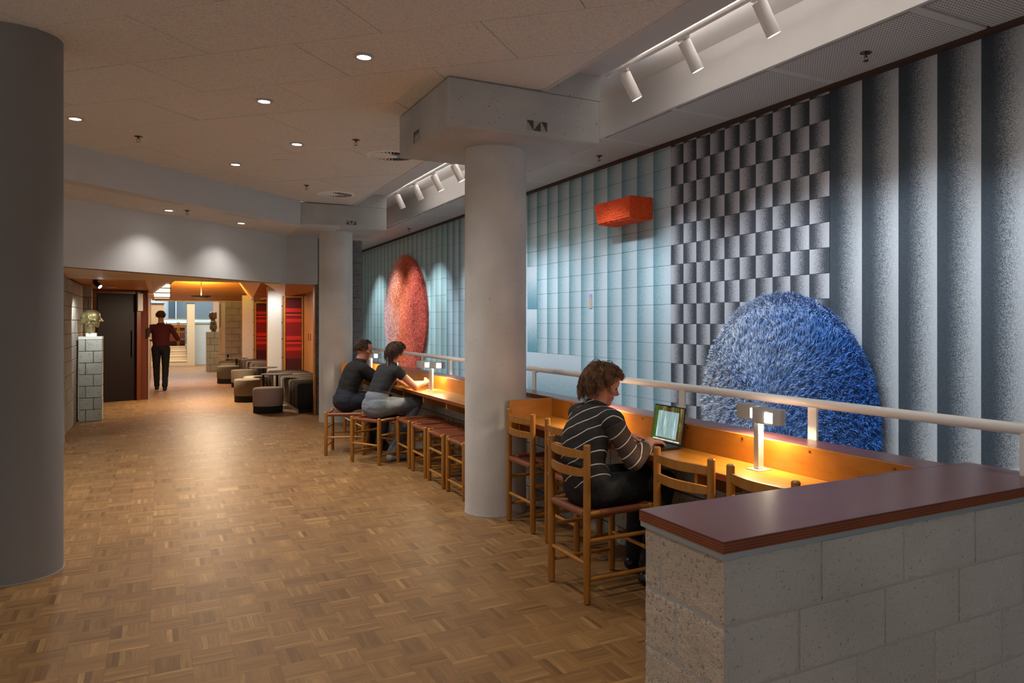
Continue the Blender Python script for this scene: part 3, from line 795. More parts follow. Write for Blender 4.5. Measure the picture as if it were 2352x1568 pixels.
desk_lamp('twin-headed desk lamp hidden behind the person at the laptop, lighting the backboard', (2.638, 4.42, .762))
desk_lamp('twin-headed desk lamp to the right of the seated woman', (2.60, 7.88, .762), .75)
desk_lamp('twin-headed desk lamp between the leaning man and the seated woman', (2.60, 10.55, .762), .75)

# ================================================================== LAPTOP
def laptop():
    t = thing('laptop', 'open dark grey laptop showing a document over a forest picture', 'laptop', (2.664, 3.665, .762))
    plain('laptop_body', (48, 46, 48), .35, .4); plain('laptop_key', (22, 22, 24), .5)
    b = MB().cbox(-.225, 0, -.155, .155, .002, .016, .003).build('base', 'laptop_body', t)
    m = MB()
    for r in range(5):
        for c in range(13): m.box(-.115 + r * .019, -.1 + r * .019, -.138 + c * .0212, -.12 + c * .0212, .016, .0175)
    m.build('keyboard', 'laptop_key', b); MB().box(-.21, -.135, -.055, .055, .016, .0163).build('trackpad', 'laptop_body', b)
    s = link('screen', None, t); 
    lid = MB().cbox(0, .006, -.155, .155, 0, .225, .0025).build('lid', 'laptop_body', t); lid.location = (-.003, 0, .014); lid.rotation_euler = (0, math.radians(9.5), 0)
    bpy.data.objects.remove(s)
    k = NT('screen_picture'); p = k.obj(); sx = k.n('ShaderNodeSeparateXYZ'); k.i(sx, 0, p)
    n1 = k.noise(55, 4, k.scale(p, (1, 1, .14)), .7); n2 = k.noise(30, 3, p)
    c = k.ramp(n1, [(.35, lin(26, 16, 8)), (.5, lin(96, 62, 30)), (.6, lin(70, 100, 40)), (.7, lin(190, 200, 150))])
    gm = k.math('GREATER_THAN', k.math('ADD', sx.outputs[1], k.math('MULTIPLY', n2, .1)), .14)
    c = k.mix(k.math('MULTIPLY', gm, .6), c, lin(30, 90, 26))
    k.i(k.b, 'Emission Color', c); k.b.inputs['Emission Strength'].default_value = .62; M['screen_picture'] = k.done((0, 0, 0, 1), .25)
    k = NT('screen_page'); p = k.obj(); sx = k.n('ShaderNodeSeparateXYZ'); k.i(sx, 0, p)
    ln = k.math('LESS_THAN', k.math('FRACT', k.math('MULTIPLY', sx.outputs[2], 190)), .34)
    inn = k.math('LESS_THAN', k.math('ABSOLUTE', k.math('ADD', sx.outputs[1], .004)), k.math('ADD', .055, k.math('MULTIPLY', k.noise(200, 1, k.scale(p, (0, 0, 1))), .03)))
    n1 = k.noise(50, 3, k.scale(p, (1, 1, .12)), .6)
    c = k.ramp(n1, [(.35, lin(110, 140, 136)), (.62, lin(150, 176, 176)), (.72, lin(206, 224, 220))])
    c = k.mix(k.math('MULTIPLY', k.math('MULTIPLY', ln, inn), .42), c, lin(70, 90, 96))
    k.i(k.b, 'Emission Color', c); k.b.inputs['Emission Strength'].default_value = .75; M['screen_page'] = k.done((0, 0, 0, 1), .25)
    MB().box(-.0006, .0004, -.148, .148, .010, .218).build('picture', 'screen_picture', lid)
    MB().box(-.0012, .0002, -.098, .106, .032, .190).build('page', 'screen_page', lid)
    emis('dock_icon', (.45, .62, .75), .8); emis('dock_icon2', (.5, .6, .6), .6)
    m = MB()
    for i in range(22): m.box(-.0012, .0002, -.132 + i * .012, -.1235 + i * .012, .015, .0225, (i * 7 // 3) % 2)
    m.build('dock', ['dock_icon', 'dock_icon2'], lid)
    MB().box(-.0012, .0002, -.016, .016, .212, .2185).build('notch', 'laptop_key', lid)
laptop()
k = NT('phone_glass'); M['phone_glass'] = k.done(lin(14, 14, 16), .15)
ph = tag(MB().cbox(2.50, 2.575, 3.93, 4.07, .7625, .771, .003).build('phone', 'phone_glass'), 'small black phone lying on the desk left of the laptop, by the wrist', 'phone')

# ================================================================== PEOPLE
shc = {'arm_r': (2.195, 3.515, .955), 'arm_l': (2.195, 3.885, .955)}
def seg(p1, p2, r1, r2, side=(0, 1, 0), n=20):
    """tapered capsule, r = (along side, across) at each end"""
    p1, p2, s = Vector(p1), Vector(p2), Vector(side)
    d = p2 - p1; L = d.length
    if L < 1e-4: d = Vector((0, 0, 1)); L = 1e-4; p2 = p1 + d * L
    d = d.normalized(); s = s - d * s.dot(d)
    s = s.normalized() if s.length > 1e-3 else d.orthogonal().normalized()
    f = d.cross(s)
    if not isinstance(r1, tuple): r1 = (r1, r1)
    if not isinstance(r2, tuple): r2 = (r2, r2)
    rows = []
    m1, m2 = min(r1), min(r2)
    for k in range(1, 6): a = PI / 2 * k / 6; rows.append((-m1 * math.cos(a), r1, math.sin(a)))
    rows += [(L * q / 4, tuple(r1[i] + (r2[i] - r1[i]) * q / 4 for i in (0, 1)), 1) for q in range(5)]
    for k in range(5, 0, -1): a = PI / 2 * k / 6; rows.append((L + m2 * math.cos(a), r2, math.sin(a)))
    vs = []; fs = []
    for t, r, sc_ in rows:
        for k in range(n):
            a = 2 * PI * k / n; vs.append(p1 + d * t + (s * math.cos(a) * r[0] + f * math.sin(a) * r[1]) * sc_)
    for i in range(len(rows) - 1):
        for k in range(n): fs.append((i * n + k, i * n + (k + 1) % n, (i + 1) * n + (k + 1) % n, (i + 1) * n + k))
    fs += [tuple(range(n))[::-1], tuple((len(rows) - 1) * n + k for k in range(n))]
    return vs, fs
def hand(B, wr, d, up, side, curl=.5, s=1.0, lab='skin', sgn=1):
    """wr wrist, d pointing direction, up = back-of-hand normal, side = towards the thumb"""
    wr, d, up, side = Vector(wr), Vector(d).normalized(), Vector(up).normalized(), Vector(side).normalized()
    pe = wr + d * .085 * s - up * .004
    B.append((wr, pe, (.026 * s, .016 * s), (.038 * s, .014 * s), side, lab))
    for i, (o, L) in enumerate(((.030, .072), (.011, .080), (-.009, .075), (-.027, .058))):
        a = pe + side * o * s - d * .008; dd = (d + side * (o * 1.6)).normalized()
        c1, c2 = curl * (.7 + .1 * i), curl * (1.5 + .15 * i)
        m1 = a + (dd * math.cos(c1 * .5) - up * math.sin(c1 * .5)) * L * .45 * s
        m2 = m1 + (dd * math.cos(c1 * .5 + c2 * .5) - up * math.sin(c1 * .5 + c2 * .5)) * L * .32 * s
        m3 = m2 + (dd * math.cos(c1 * .5 + c2) - up * math.sin(c1 * .5 + c2)) * L * .26 * s
        B += [(a, m1, .0092 * s, .0085 * s, side, lab), (m1, m2, .0085 * s, .0078 * s, side, lab), (m2, m3, .0078 * s, .0065 * s, side, lab)]
    t0 = wr + d * .028 * s + side * .022 * s; t1 = t0 + (d * .55 + side * .75 - up * .35).normalized() * .036 * s; t2 = t1 + (d * .9 + side * .2 - up * .4).normalized() * .030 * s
    B += [(t0 - d * .012, t0, .014 * s, .013 * s, side, lab), (t0, t1, .0125 * s, .010 * s, side, lab), (t1, t2, .0098 * s, .0078 * s, side, lab)]
def head_parts(B, c, f, up, s=1.0, lab='skin'):
    c, f, up = Vector(c), Vector(f).normalized(), Vector(up).normalized()
    up = (up - f * up.dot(f)).normalized(); sd = up.cross(f)
    A = lambda x, y, z: c + (f * x + sd * y + up * z) * s
    def a(p, q, r1, r2): B.append((A(*p), A(*q), tuple(v * s for v in r1) if isinstance(r1, tuple) else r1 * s, tuple(v * s for v in r2) if isinstance(r2, tuple) else r2 * s, sd, lab))
    a((-.028, 0, .025), (.022, 0, .030), (.074, .078), (.072, .074))
    a((.03, 0, .012), (.045, 0, -.04), (.058, .048), (.048, .042))
    a((.045, 0, -.045), (.066, 0, -.088), (.042, .034), (.020, .020))     # jaw and chin
    a((-.01, .0, -.04), (.03, 0, -.062), (.056, .045), (.045, .035))
    a((.080, 0, .012), (.104, 0, -.022), (.0085, .008), (.014, .010))    # nose
    a((.090, 0, -.028), (.094, 0, -.029), (.017, .007), (.013, .007))
    a((.080, -.018, -.053), (.080, .018, -.053), (.005, .008), (.005, .008))  # lips
    a((.079, -.014, -.063), (.079, .014, -.063), (.006, .008), (.006, .008))
    for q in (-1, 1):
        a((.070, q * .016, .022), (.064, q * .046, .020), .0085, .008)       # brow
        a((.060, q * .040, -.022), (.045, q * .052, -.018), .018, .018)      # cheekbone
        B.append((A(-.008, q * .070, .012), A(-.004, q * .072, -.018), .010 * s, .007 * s, f, lab))   # ear
        B.append((A(-.016, q * .077, .016), A(-.012, q * .077, -.008), .007 * s, .006 * s, f, lab))
    return A
def figure(name, label, base, B, cloth, mats, voxel=.006, wr=.0, stripef=None, rz=0, folds=.004):
    """B: list of (p1,p2,r1,r2,side,label). cloth: {'top': labels}. returns thing"""
    t = thing(name, label, 'person', base)
    b0 = Vector(base); V, F_ = [], []
    for p1, p2, r1, r2, sd, lb in B:
        vs, fs = seg(Vector(p1) - b0, Vector(p2) - b0, r1, r2, sd); o = len(V)
        V += [tuple(v) for v in vs]; F_ += [tuple(i + o for i in f) for f in fs]
    me = bpy.data.meshes.new('tmp'); me.from_pydata(V, [], F_); o = link('tmp', me)
    md = o.modifiers.new('r', 'REMESH'); md.mode = 'VOXEL'; md.voxel_size = voxel; md.use_smooth_shade = True
    sm = o.modifiers.new('s', 'SMOOTH'); sm.iterations = 3; sm.factor = .5
    dg = bpy.context.evaluated_depsgraph_get(); body = bpy.data.meshes.new_from_object(o.evaluated_get(dg))
    bpy.data.objects.remove(o); bpy.data.meshes.remove(me)
    n = len(body.vertices); co = np.empty(n * 3); body.vertices.foreach_get('co', co); co = co.reshape(-1, 3)
    best = np.full(n, 1e9); lab = np.zeros(n, int); labs = sorted({b[5] for b in B})
    for p1, p2, r1, r2, sd, lb in B:
        a, b = np.array(Vector(p1) - b0), np.array(Vector(p2) - b0); d = b - a; L2_ = max(d @ d, 1e-9)
        tt = np.clip((co - a) @ d / L2_, 0, 1); q = a + tt[:, None] * d
        r1m = sum(r1) / 2 if isinstance(r1, tuple) else r1; r2m = sum(r2) / 2 if isinstance(r2, tuple) else r2
        dist = np.linalg.norm(co - q, axis=1) / (r1m + (r2m - r1m) * tt)
        w = dist < best; best[w] = dist[w]; lab[w] = labs.index(lb)
    body.name = 'body'; nf = len(body.polygons)
    vi = np.empty(len(body.loops), int); body.loops.foreach_get('vertex_index', vi)
    ls = np.empty(nf, int); body.polygons.foreach_get('loop_start', ls); lt = np.empty(nf, int); body.polygons.foreach_get('loop_total', lt)
    flab = lab[vi[ls]]
    body.materials.clear(); names = []
    fm = np.zeros(nf, int)
    body.materials.append(M[mats['skin']])
    for i, lb in enumerate(labs):
        mk = mats.get(lb, mats['skin'])
        if mk not in [m_.name for m_ in body.materials]: body.materials.append(M[mk])
        fm[flab == i] = [m_.name for m_ in body.materials].index(M[mk].name)
    body.polygons.foreach_set('material_index', fm.tolist())
    link('body', body, t)
    nr = np.empty(n * 3); body.vertices.foreach_get('normal', nr); nr = nr.reshape(-1, 3)
    from mathutils import noise
    for cn, (cl, infl, mat) in cloth.items():
        keep = np.isin(flab, [labs.index(c) for c in cl if c in labs]); idx = np.nonzero(keep)[0]
        if not len(idx): continue
        used = {}; vs = []; fs = []
        for fi in idx:
            f = []
            for q in vi[ls[fi]:ls[fi] + lt[fi]]:
                if q not in used:
                    used[q] = len(vs); p = co[q]; nn = nr[q]
                    w1 = noise.noise(Vector((p[0] * 9, p[1] * 9, p[2] * 22))); w2 = noise.noise(Vector((p[0] * 26 + 5, p[1] * 26, p[2] * 40)))
                    k = infl + folds * (1.2 * w1 + .5 * w2) + folds * .7
                    vs.append(tuple(p + nn * k))
                f.append(used[q])
            fs.append(tuple(f))
        cm = bpy.data.meshes.new(cn); cm.from_pydata(vs, [], fs); cm.materials.append(M[mat]); cm.polygons.foreach_set('use_smooth', [True] * len(fs))
        if stripef and cn in stripef:
            inv = list(used.keys()); val = [stripef[cn](co[q] + np.array(base), labs[lab[q]]) for q in inv]
            at = cm.attributes.new('stripe', 'FLOAT', 'POINT'); at.data.foreach_set('value', val)
            at = cm.attributes.new('sheer', 'FLOAT', 'POINT'); at.data.foreach_set('value', [min(1., max(0., (float(np.linalg.norm(co[q] + np.array(base) - np.array(shc[labs[lab[q]]]))) - .05) / .05)) if labs[lab[q]] in shc else 0. for q in inv])
        bm = bmesh.new(); bm.from_mesh(cm); be = [e for e in bm.edges if e.is_boundary]; nb = {}
        for e in be:
            for a_, b_ in ((e.verts[0], e.verts[1]), (e.verts[1], e.verts[0])): nb.setdefault(a_, []).append(b_)
        for _ in range(14):
            new = {v: v.co * .5 + sum((q.co for q in ns_), Vector()) * (.5 / len(ns_)) for v, ns_ in nb.items()}
            for v, c_ in new.items(): v.co = c_
        bm.to_mesh(cm); bm.free()
        link(cn.split('.')[0], cm, t)
    return t
def hair(t, c, f, up, s, mat, n=220, L=.12, wave=.012, low=-.06, r=.008, seed=1, shell=1.0, front=.052):
    rr = random.Random(seed); base = Vector(t.location); c, f, up = Vector(c) - base, Vector(f).normalized(), Vector(up).normalized()
    up = (up - f * up.dot(f)).normalized(); sd = up.cross(f)
    m = MB()
    # scalp shell
    vs = []; fs = []; K, J = 28, 16
    for j in range(J + 1):
        for i in range(K):
            a = 2 * PI * i / K; th_ = PI * .66 * j / J
            fx = math.cos(a); lim = 1.0 if fx < .1 else 1 - .5 * (fx - .1) / .9
            th2 = th_ * lim
            x = math.sin(th2) * math.cos(a); y = math.sin(th2) * math.sin(a); z = math.cos(th2)
            p = c + (f * (x * .098 - .012) + sd * (y * .083) + up * (z * .094 + .018)) * s * shell
            vs.append(p)
    for j in range(J):
        for i in range(K): fs.append((j * K + i, j * K + (i + 1) % K, (j + 1) * K + (i + 1) % K, (j + 1) * K + i))
    m.add(vs, fs)
    down = Vector((0, 0, -1))
    for q in range(n):
        a = rr.uniform(0, 2 * PI); th_ = math.acos(rr.uniform(-.3, 1)); fx = math.cos(a)
        if fx > .15 and th_ > .9: continue
        if fx > -.2 and th_ > 1.35: continue
        if fx > -.6 and th_ > 1.7: continue
        x = math.sin(th_) * math.cos(a); y = math.sin(th_) * math.sin(a); z = math.cos(th_)
        p = c + (f * (x * .096 - .012) + sd * (y * .082) + up * (z * .093 + .018)) * s * shell
        out = (f * x + sd * y + up * z).normalized()
        tg = down - out * down.dot(out); tg = (tg + f * (-.15) + sd * rr.uniform(-.25, .25) * 1).normalized()
        side2 = out.cross(tg).normalized()
        tw = rr.uniform(-.7, .7); d = (tg + side2 * tw + out * rr.uniform(.0, .45)).normalized()
        lift = 1.02 + rr.random() ** 1.5 * .18
        l = L * rr.uniform(.55, 1.2) * (.42 if fx > .1 else (.75 if fx > -.3 else 1)); N = 12; ph_ = rr.uniform(0, 6.3); fq = rr.uniform(.75, 1.5); pts = [p - out * .006]
        for k in range(1, N):
            d = (d + down * .22 - side2 * tw * .12).normalized(); p = p + d * l / N
            rel = p - c; e = Vector((rel.dot(f) / .10, rel.dot(sd) / .088, rel.dot(up) / .104)); g = e.length / s / shell
            lim = 1.0 + (lift - 1.0) * min(1, k / 4)
            if g < lim: p = c + rel * (1 + (lim / g - 1) * .6)
            w_ = wave * (k / N + .2)
            pts.append(p + side2 * math.sin(ph_ + k * fq) * w_ + out * math.cos(ph_ + k * fq) * w_ * .6)
        m.tube(pts, [r * .8] + [r] * (N - 4) + [r * .8, r * .5, r * .2], 5)
    return m.build('hair', mat, t, smooth=80)
def eyes(t, A, base):
    for q in (-1, 1):
        p = A(.072, q * .031, .002) - Vector(base)
        bm = bmesh.new(); bmesh.ops.create_uvsphere(bm, u_segments=10, v_segments=8, radius=.0115); me = bpy.data.meshes.new('eye'); bm.to_mesh(me); bm.free()
        me.materials.append(M['eye']); o = link('eye', me, t, loc=p)
plain('eye', (60, 48, 44), .2)
def skinmat(key, rgb):
    k = NT(key); n = k.noise(18, 3, k.obj()); c = lin(*rgb)
    k.b.inputs['Subsurface Weight'].default_value = .12; k.b.inputs['Subsurface Radius'].default_value = (.02, .008, .004); k.b.inputs['Subsurface Scale'].default_value = .3
    M[key] = k.done(k.mix(n, lin(*[x * .93 for x in rgb]), c), .5, 0, .35)
skinmat('skin_a', (206, 142, 116)); skinmat('skin_b', (214, 150, 122))
def hairmat(key, a, b):
    k = NT(key); n = k.noise(40, 3, k.scale(k.obj(), (1, 1, .5))); M[key] = k.done(k.ramp(n, [(.35, lin(*a)), (.7, lin(*b))]), .45, 0, .4)
hairmat('hair_brown', (68, 42, 24), (146, 102, 64)); hairmat('hair_dark', (46, 32, 26), (92, 64, 48))
plain('black_cloth', (24, 24, 26), .85, var=.15, vs=14); plain('navy_cloth', (34, 38, 52), .85, var=.2, vs=14); plain('charcoal_cloth', (44, 44, 48), .85, var=.15, vs=14)
plain('denim', (126, 136, 146), .85, var=.16, vs=10); plain('maroon_cloth', (92, 26, 24), .85, var=.15, vs=10); plain('shoe_black', (24, 24, 24), .4); plain('shoe_white', (190, 190, 192), .5)
k = NT('striped_knit'); st = k.n('ShaderNodeAttribute', attribute_name='stripe').outputs['Fac']; sh = k.n('ShaderNodeAttribute', attribute_name='sheer').outputs['Fac']
fr = k.math('FRACT', k.math('ADD', st, k.math('MULTIPLY', k.noise(7, 2, k.obj()), .12)))
ln = k.math('LESS_THAN', fr, .085)
c = k.mix(sh, lin(42, 39, 38), lin(74, 56, 48)); M['striped_knit'] = k.done(k.mix(ln, c, lin(222, 214, 200)), .85)
k.bump(k.noise(160, 2, k.obj()), .2, .002)
plain('cuff_knit', (150, 148, 146), .85)

def laptop_person():
    Y = lambda *p: Vector(p)
    B = []; T = 'torso'
    hips = Y(2.13, 3.665, .575); waist = Y(2.095, 3.675, .70); chest = Y(2.125, 3.69, .85); top = Y(2.185, 3.70, .985)
    sd = (0, 1, 0)
    B += [(hips - Vector((0, .045, 0)), hips + Vector((0, .045, 0)), .118, .118, (1, 0, 0), 'trouser'),
          (Y(2.15, 3.665, .555), Y(2.13, 3.67, .59), (.185, .125), (.178, .122), sd, 'trouser_top'), (Y(2.13, 3.665, .60), Y(2.105, 3.67, .665), (.176, .122), (.160, .114), sd, T),
          (Y(2.105, 3.67, .655), waist, (.158, .112), (.148, .104), sd, T), (waist, chest, (.150, .104), (.172, .112), sd, T), (chest, Y(2.165, 3.70, .935), (.172, .112), (.165, .095), sd, T),
          (Y(2.165, 3.70, .93), Y(2.19, 3.705, .965), (.155, .085), (.10, .066), sd, T)]
    shR, shL = Y(2.195, 3.515, .955), Y(2.195, 3.885, .955)
    B += [(Y(2.185, 3.60, .965), shR, .062, .060, sd, T), (Y(2.185, 3.80, .965), shL, .062, .060, sd, T)]
    elR, elL = Y(2.285, 3.435, .735), Y(2.34, 3.95, .755)
    wrR, wrL = Y(2.475, 3.555, .815), Y(2.495, 3.83, .815)
    B += [(shR, elR, .056, .046, sd, 'arm_r'), (elR, elR.lerp(wrR, .62), .047, .036, sd, 'arm_r'), (elR.lerp(wrR, .62), wrR, .034, .027, sd, 'skin_arm'),
          (shL, elL, .056, .046, sd, 'arm_l'), (elL, elL.lerp(wrL, .62), .046, .036, sd, 'arm_l'), (elL.lerp(wrL, .62), wrL, .033, .026, sd, 'skin_arm')]
    hand(B, wrR, (1, .35, -.12), (0, 0, 1), (-.35, 1, 0), .55, .98)
    hand(B, wrL, (1, -.35, -.12), (0, 0, 1), (-.35, -1, 0), .55, .98)
    hc = Y(2.258, 3.725, 1.138); hf = (.90, -.27, -.36); hu = (.45, 0, .9)
    B += [(Y(2.185, 3.705, .975), Y(2.225, 3.72, 1.07), .060, .056, sd, 'skin')]
    A = head_parts(B, hc, hf, hu, 1.0)
    for q, kx in ((-1, (2.57, 3.555, .575)), (1, (2.57, 3.80, .58))):
        h = Y(2.16, 3.665 + q * .09, .565); kn = Y(*kx); an = Y(2.50 + .04 * q, kn.y + .01 * q, .10)
        B += [(h, kn, (.098, .088), (.066, .064), sd, 'trouser'), (kn, an, (.062, .062), (.050, .052), sd, 'trouser'),
              (an, Y(an.x, an.y, .06), .036, .034, sd, 'shoe%d' % q), (Y(an.x - .03, an.y, .042), Y(an.x + .15, an.y, .034), (.038, .034), (.036, .026), sd, 'shoe%d' % q)]
    base = (2.2, 3.66, 0)
    def f(p, lb):
        x, y, z = p
        if lb == 'arm_r': return (z * .75 - (x - 2.2) * .75 + y * .2) / .062
        if lb == 'arm_l': return (z * .75 - (x - 2.2) * .5) / .062
        return (z + .52 * (y - 3.5) + .62 * max(0, x - 2.17) * (1 if y < 3.62 else .2) - .3 * max(0, 3.60 - y)) / .072
    t = figure('person', 'person with curly brown hair in black top with thin white stripes, typing at laptop', base, B,
               {'striped_top': ((T, 'arm_r', 'arm_l'), .004, 'striped_knit'), 'trousers': (('trouser', 'trouser_top'), .005, 'black_cloth'), 'shoe': (('shoe-1',), .003, 'shoe_black'), 'shoe.001': (('shoe1',), .003, 'shoe_black')},
               {'skin': 'skin_a', 'torso': 'black_cloth', 'arm_r': 'black_cloth', 'arm_l': 'black_cloth', 'trouser': 'black_cloth', 'trouser_top': 'black_cloth', 'shoe-1': 'shoe_black', 'shoe1': 'shoe_black'},
               .005, stripef={'striped_top': f})
    hair(t, hc, hf, hu, 1.06, 'hair_brown', 3800, .125, .0085, r=.0018, seed=4, shell=1.08)
    eyes(t, A, base)
    d = (wrR - elR).normalized(); c0 = elR.lerp(wrR, .62) - Vector(base)
    m = MB()
    for i in range(6): m.tube([c0 + d * (i * .0075 - .02), c0 + d * (i * .0075 - .0155)], .0425, 20)
    m.build('cuff', 'cuff_knit', t, smooth=True)
    d = (wrL - elL).normalized(); c0 = wrL - Vector(base) - d * .02
    m = MB().tube([c0 - d * .011, c0 + d * .011], .0315, 20); m.build('watch', 'steel', t, smooth=True)
laptop_person()

def seated_woman():
    Y = lambda *p: Vector(p); B = []; sd = Vector((-.48, .877, 0)); fw = Vector((.877, .48, 0)).normalized(); fw = Vector((.96, .26, 0)); sd = Vector((-.26, .96, 0))
    c = Y(2.06, 8.10, 0)
    P_ = lambda f, s_, z: c + fw * f + sd * s_ + Vector((0, 0, z))
    B += [(P_(0, -.055, .595), P_(0, .055, .595), .125, .125, fw, 'trouser'), (P_(.01, 0, .585), P_(.0, 0, .68), (.180, .125), (.150, .108), sd, 'trouser'),
          (P_(0, 0, .67), P_(.04, 0, .79), (.145, .10), (.135, .092), sd, 'torso'), (P_(.04, 0, .79), P_(.115, 0, .93), (.140, .094), (.158, .10), sd, 'torso'),
          (P_(.115, 0, .93), P_(.175, 0, 1.02), (.150, .085), (.08, .055), sd, 'torso'),
          (P_(.14, -.06, .985), P_(.15, -.155, .975), .052, .052, sd, 'torso'), (P_(.14, .06, .985), P_(.15, .155, .975), .052, .052, sd, 'torso')]
    shR, shL = P_(.155, -.165, .975), P_(.155, .165, .975)
    elR, elL = Y(2.43, 7.92, .805), Y(2.44, 8.25, .805)
    wrR, wrL = Y(2.585, 8.06, .83), Y(2.60, 8.17, .82)
    B += [(shR, shR.lerp(elR, .28), .052, .048, sd, 'torso'), (shR, elR, .045, .037, sd, 'skin_arm'), (elR, wrR, .038, .026, sd, 'skin_arm'),
          (shL, shL.lerp(elL, .28), .052, .048, sd, 'torso'), (shL, elL, .045, .037, sd, 'skin_arm'), (elL, wrL, .038, .026, sd, 'skin_arm')]
    hand(B, wrR, (.5, .6, .25), (.4, -.6, .6), (-.2, .3, 1), 1.2, .9); hand(B, wrL, (.5, -.6, .15), (.4, .6, .6), (-.2, -.3, 1), 1.2, .9)
    hc = P_(.245, .01, 1.175); hf = (.93, .30, -.28)
    B += [(P_(.16, 0, .99), P_(.22, 0, 1.11), .050, .047, sd, 'skin')]
    A = head_parts(B, hc, hf, (.2, 0, 1), .97)
    for q in (-1, 1):
        h = P_(.04, q * .09, .585); kn = P_(.43, q * .10 + .0, .605 if q < 0 else .59); an = P_(.40 - .26 * (q < 0), q * .09, .10)
        B += [(h, kn, (.10, .09), (.066, .064), sd, 'trouser'), (kn, an, .062, .048, sd, 'trouser'),
              (an, Y(an.x, an.y, .055), .034, .034, sd, 'shoe%d' % q), (Y(an.x, an.y, .042) - fw * .03, Y(an.x, an.y, .034) + fw * .15, (.037, .036), (.035, .026), sd, 'shoe%d' % q)]
    base = (2.06, 8.10, 0)
    t = figure('person', 'woman with curly brown hair in dark sleeveless top and grey jeans, leaning on desk', base, B,
               {'top': (('torso',), .004, 'charcoal_cloth'), 'jeans': (('trouser',), .005, 'denim'), 'shoe': (('shoe-1',), .003, 'shoe_white'), 'shoe.001': (('shoe1',), .003, 'shoe_white')},
               {'skin': 'skin_b', 'torso': 'charcoal_cloth', 'trouser': 'denim', 'shoe-1': 'shoe_white', 'shoe1': 'shoe_white'}, .006)
    hair(t, hc, hf, (.2, 0, 1), .97, 'hair_dark', 2200, .12, .007, r=.0023, seed=9, shell=1.04)
    eyes(t, A, base)
    m = MB()   # braid down the back
    pts = [hc - Vector(base) + Vector((-.085, -.02, -.02)) + Vector((-.06 * k / 8, -.015 * k, -.028 * k)) + Vector((.006 * math.sin(k * 2), .006 * math.cos(k * 2), 0)) for k in range(9)]
    m.tube(pts, [.026 - .0018 * k + .004 * math.sin(k * 2.2) for k in range(9)], 8); m.build('braid', 'hair_dark', t, smooth=80)
seated_woman()

def leaning_man():
    Y = lambda *p: Vector(p); B = []; fw = Vector((.99, .10, 0)); sd = Vector((-.10, .99, 0)); c = Y(1.90, 8.85, 0)
    P_ = lambda f, s_, z: c + fw * f + sd * s_ + Vector((0, 0, z))
    B += [(P_(0, -.055, .60), P_(0, .055, .60), .128, .128, fw, 'trouser'), (P_(.01, 0, .59), P_(.0, 0, .67), (.182, .128), (.16, .112), sd, 'trouser'),
          (P_(0, 0, .665), P_(.035, 0, .79), (.155, .108), (.152, .105), sd, 'torso'), (P_(.035, 0, .79), P_(.10, 0, .93), (.158, .108), (.180, .112), sd, 'torso'),
          (P_(.10, 0, .93), P_(.165, 0, 1.03), (.172, .098), (.085, .06), sd, 'torso'),
          (P_(.12, -.08, .985), P_(.14, -.18, .97), .060, .060, sd, 'torso'), (P_(.12, .08, .985), P_(.14, .18, .97), .060, .060, sd, 'torso')]
    shR, shL = P_(.145, -.19, .965), P_(.145, .19, .965); elR, elL = P_(.36, -.26, .80), P_(.40, .25, .81); wrR, wrL = Y(2.42, 8.72, .80), Y(2.52, 8.95, .82)
    B += [(shR, elR, .056, .046, sd, 'arm'), (elR, wrR, .046, .034, sd, 'arm'), (shL, elL, .056, .046, sd, 'arm'), (elL, wrL, .046, .034, sd, 'arm')]
    hand(B, wrR + Vector((.02, .02, 0)), (.8, .5, -.1), (0, 0, 1), (-.5, .8, 0), .7, 1.0); hand(B, wrL, (.9, -.3, 0), (0, 0, 1), (-.3, -.9, 0), .7, 1.0)
    hc = P_(.205, 0, 1.185); hf = (.95, -.12, -.25)
    B += [(P_(.15, 0, 1.0), P_(.19, 0, 1.12), .058, .055, sd, 'skin')]
    A = head_parts(B, hc, hf, (.15, 0, 1), 1.02)
    for q in (-1, 1):
        h = P_(.04, q * .095, .59); kn = P_(.44, q * .13, .60); an = P_(.36, q * .13, .10)
        B += [(h, kn, (.102, .092), (.070, .066), sd, 'trouser'), (kn, an, .064, .05, sd, 'trouser'),
              (an, Y(an.x, an.y, .055), .036, .036, sd, 'shoe%d' % q), (Y(an.x, an.y, .042) - fw * .03, Y(an.x, an.y, .034) + fw * .16, (.04, .036), (.037, .026), sd, 'shoe%d' % q)]
    base = (1.90, 8.85, 0)
    t = figure('person', 'man in a black long-sleeved top and dark trousers leaning forward over the far desk', base, B,
               {'top': (('torso', 'arm'), .004, 'black_cloth'), 'trousers': (('trouser',), .006, 'navy_cloth'), 'shoe': (('shoe-1',), .003, 'shoe_black'), 'shoe.001': (('shoe1',), .003, 'shoe_black')},
               {'skin': 'skin_a', 'torso': 'black_cloth', 'arm': 'black_cloth', 'trouser': 'navy_cloth', 'shoe-1': 'shoe_black', 'shoe1': 'shoe_black'}, .006)
    hair(t, hc, hf, (.15, 0, 1), 1.0, 'hair_dark', 1200, .04, .003, r=.003, seed=19, shell=1.02); eyes(t, A, base)
leaning_man()

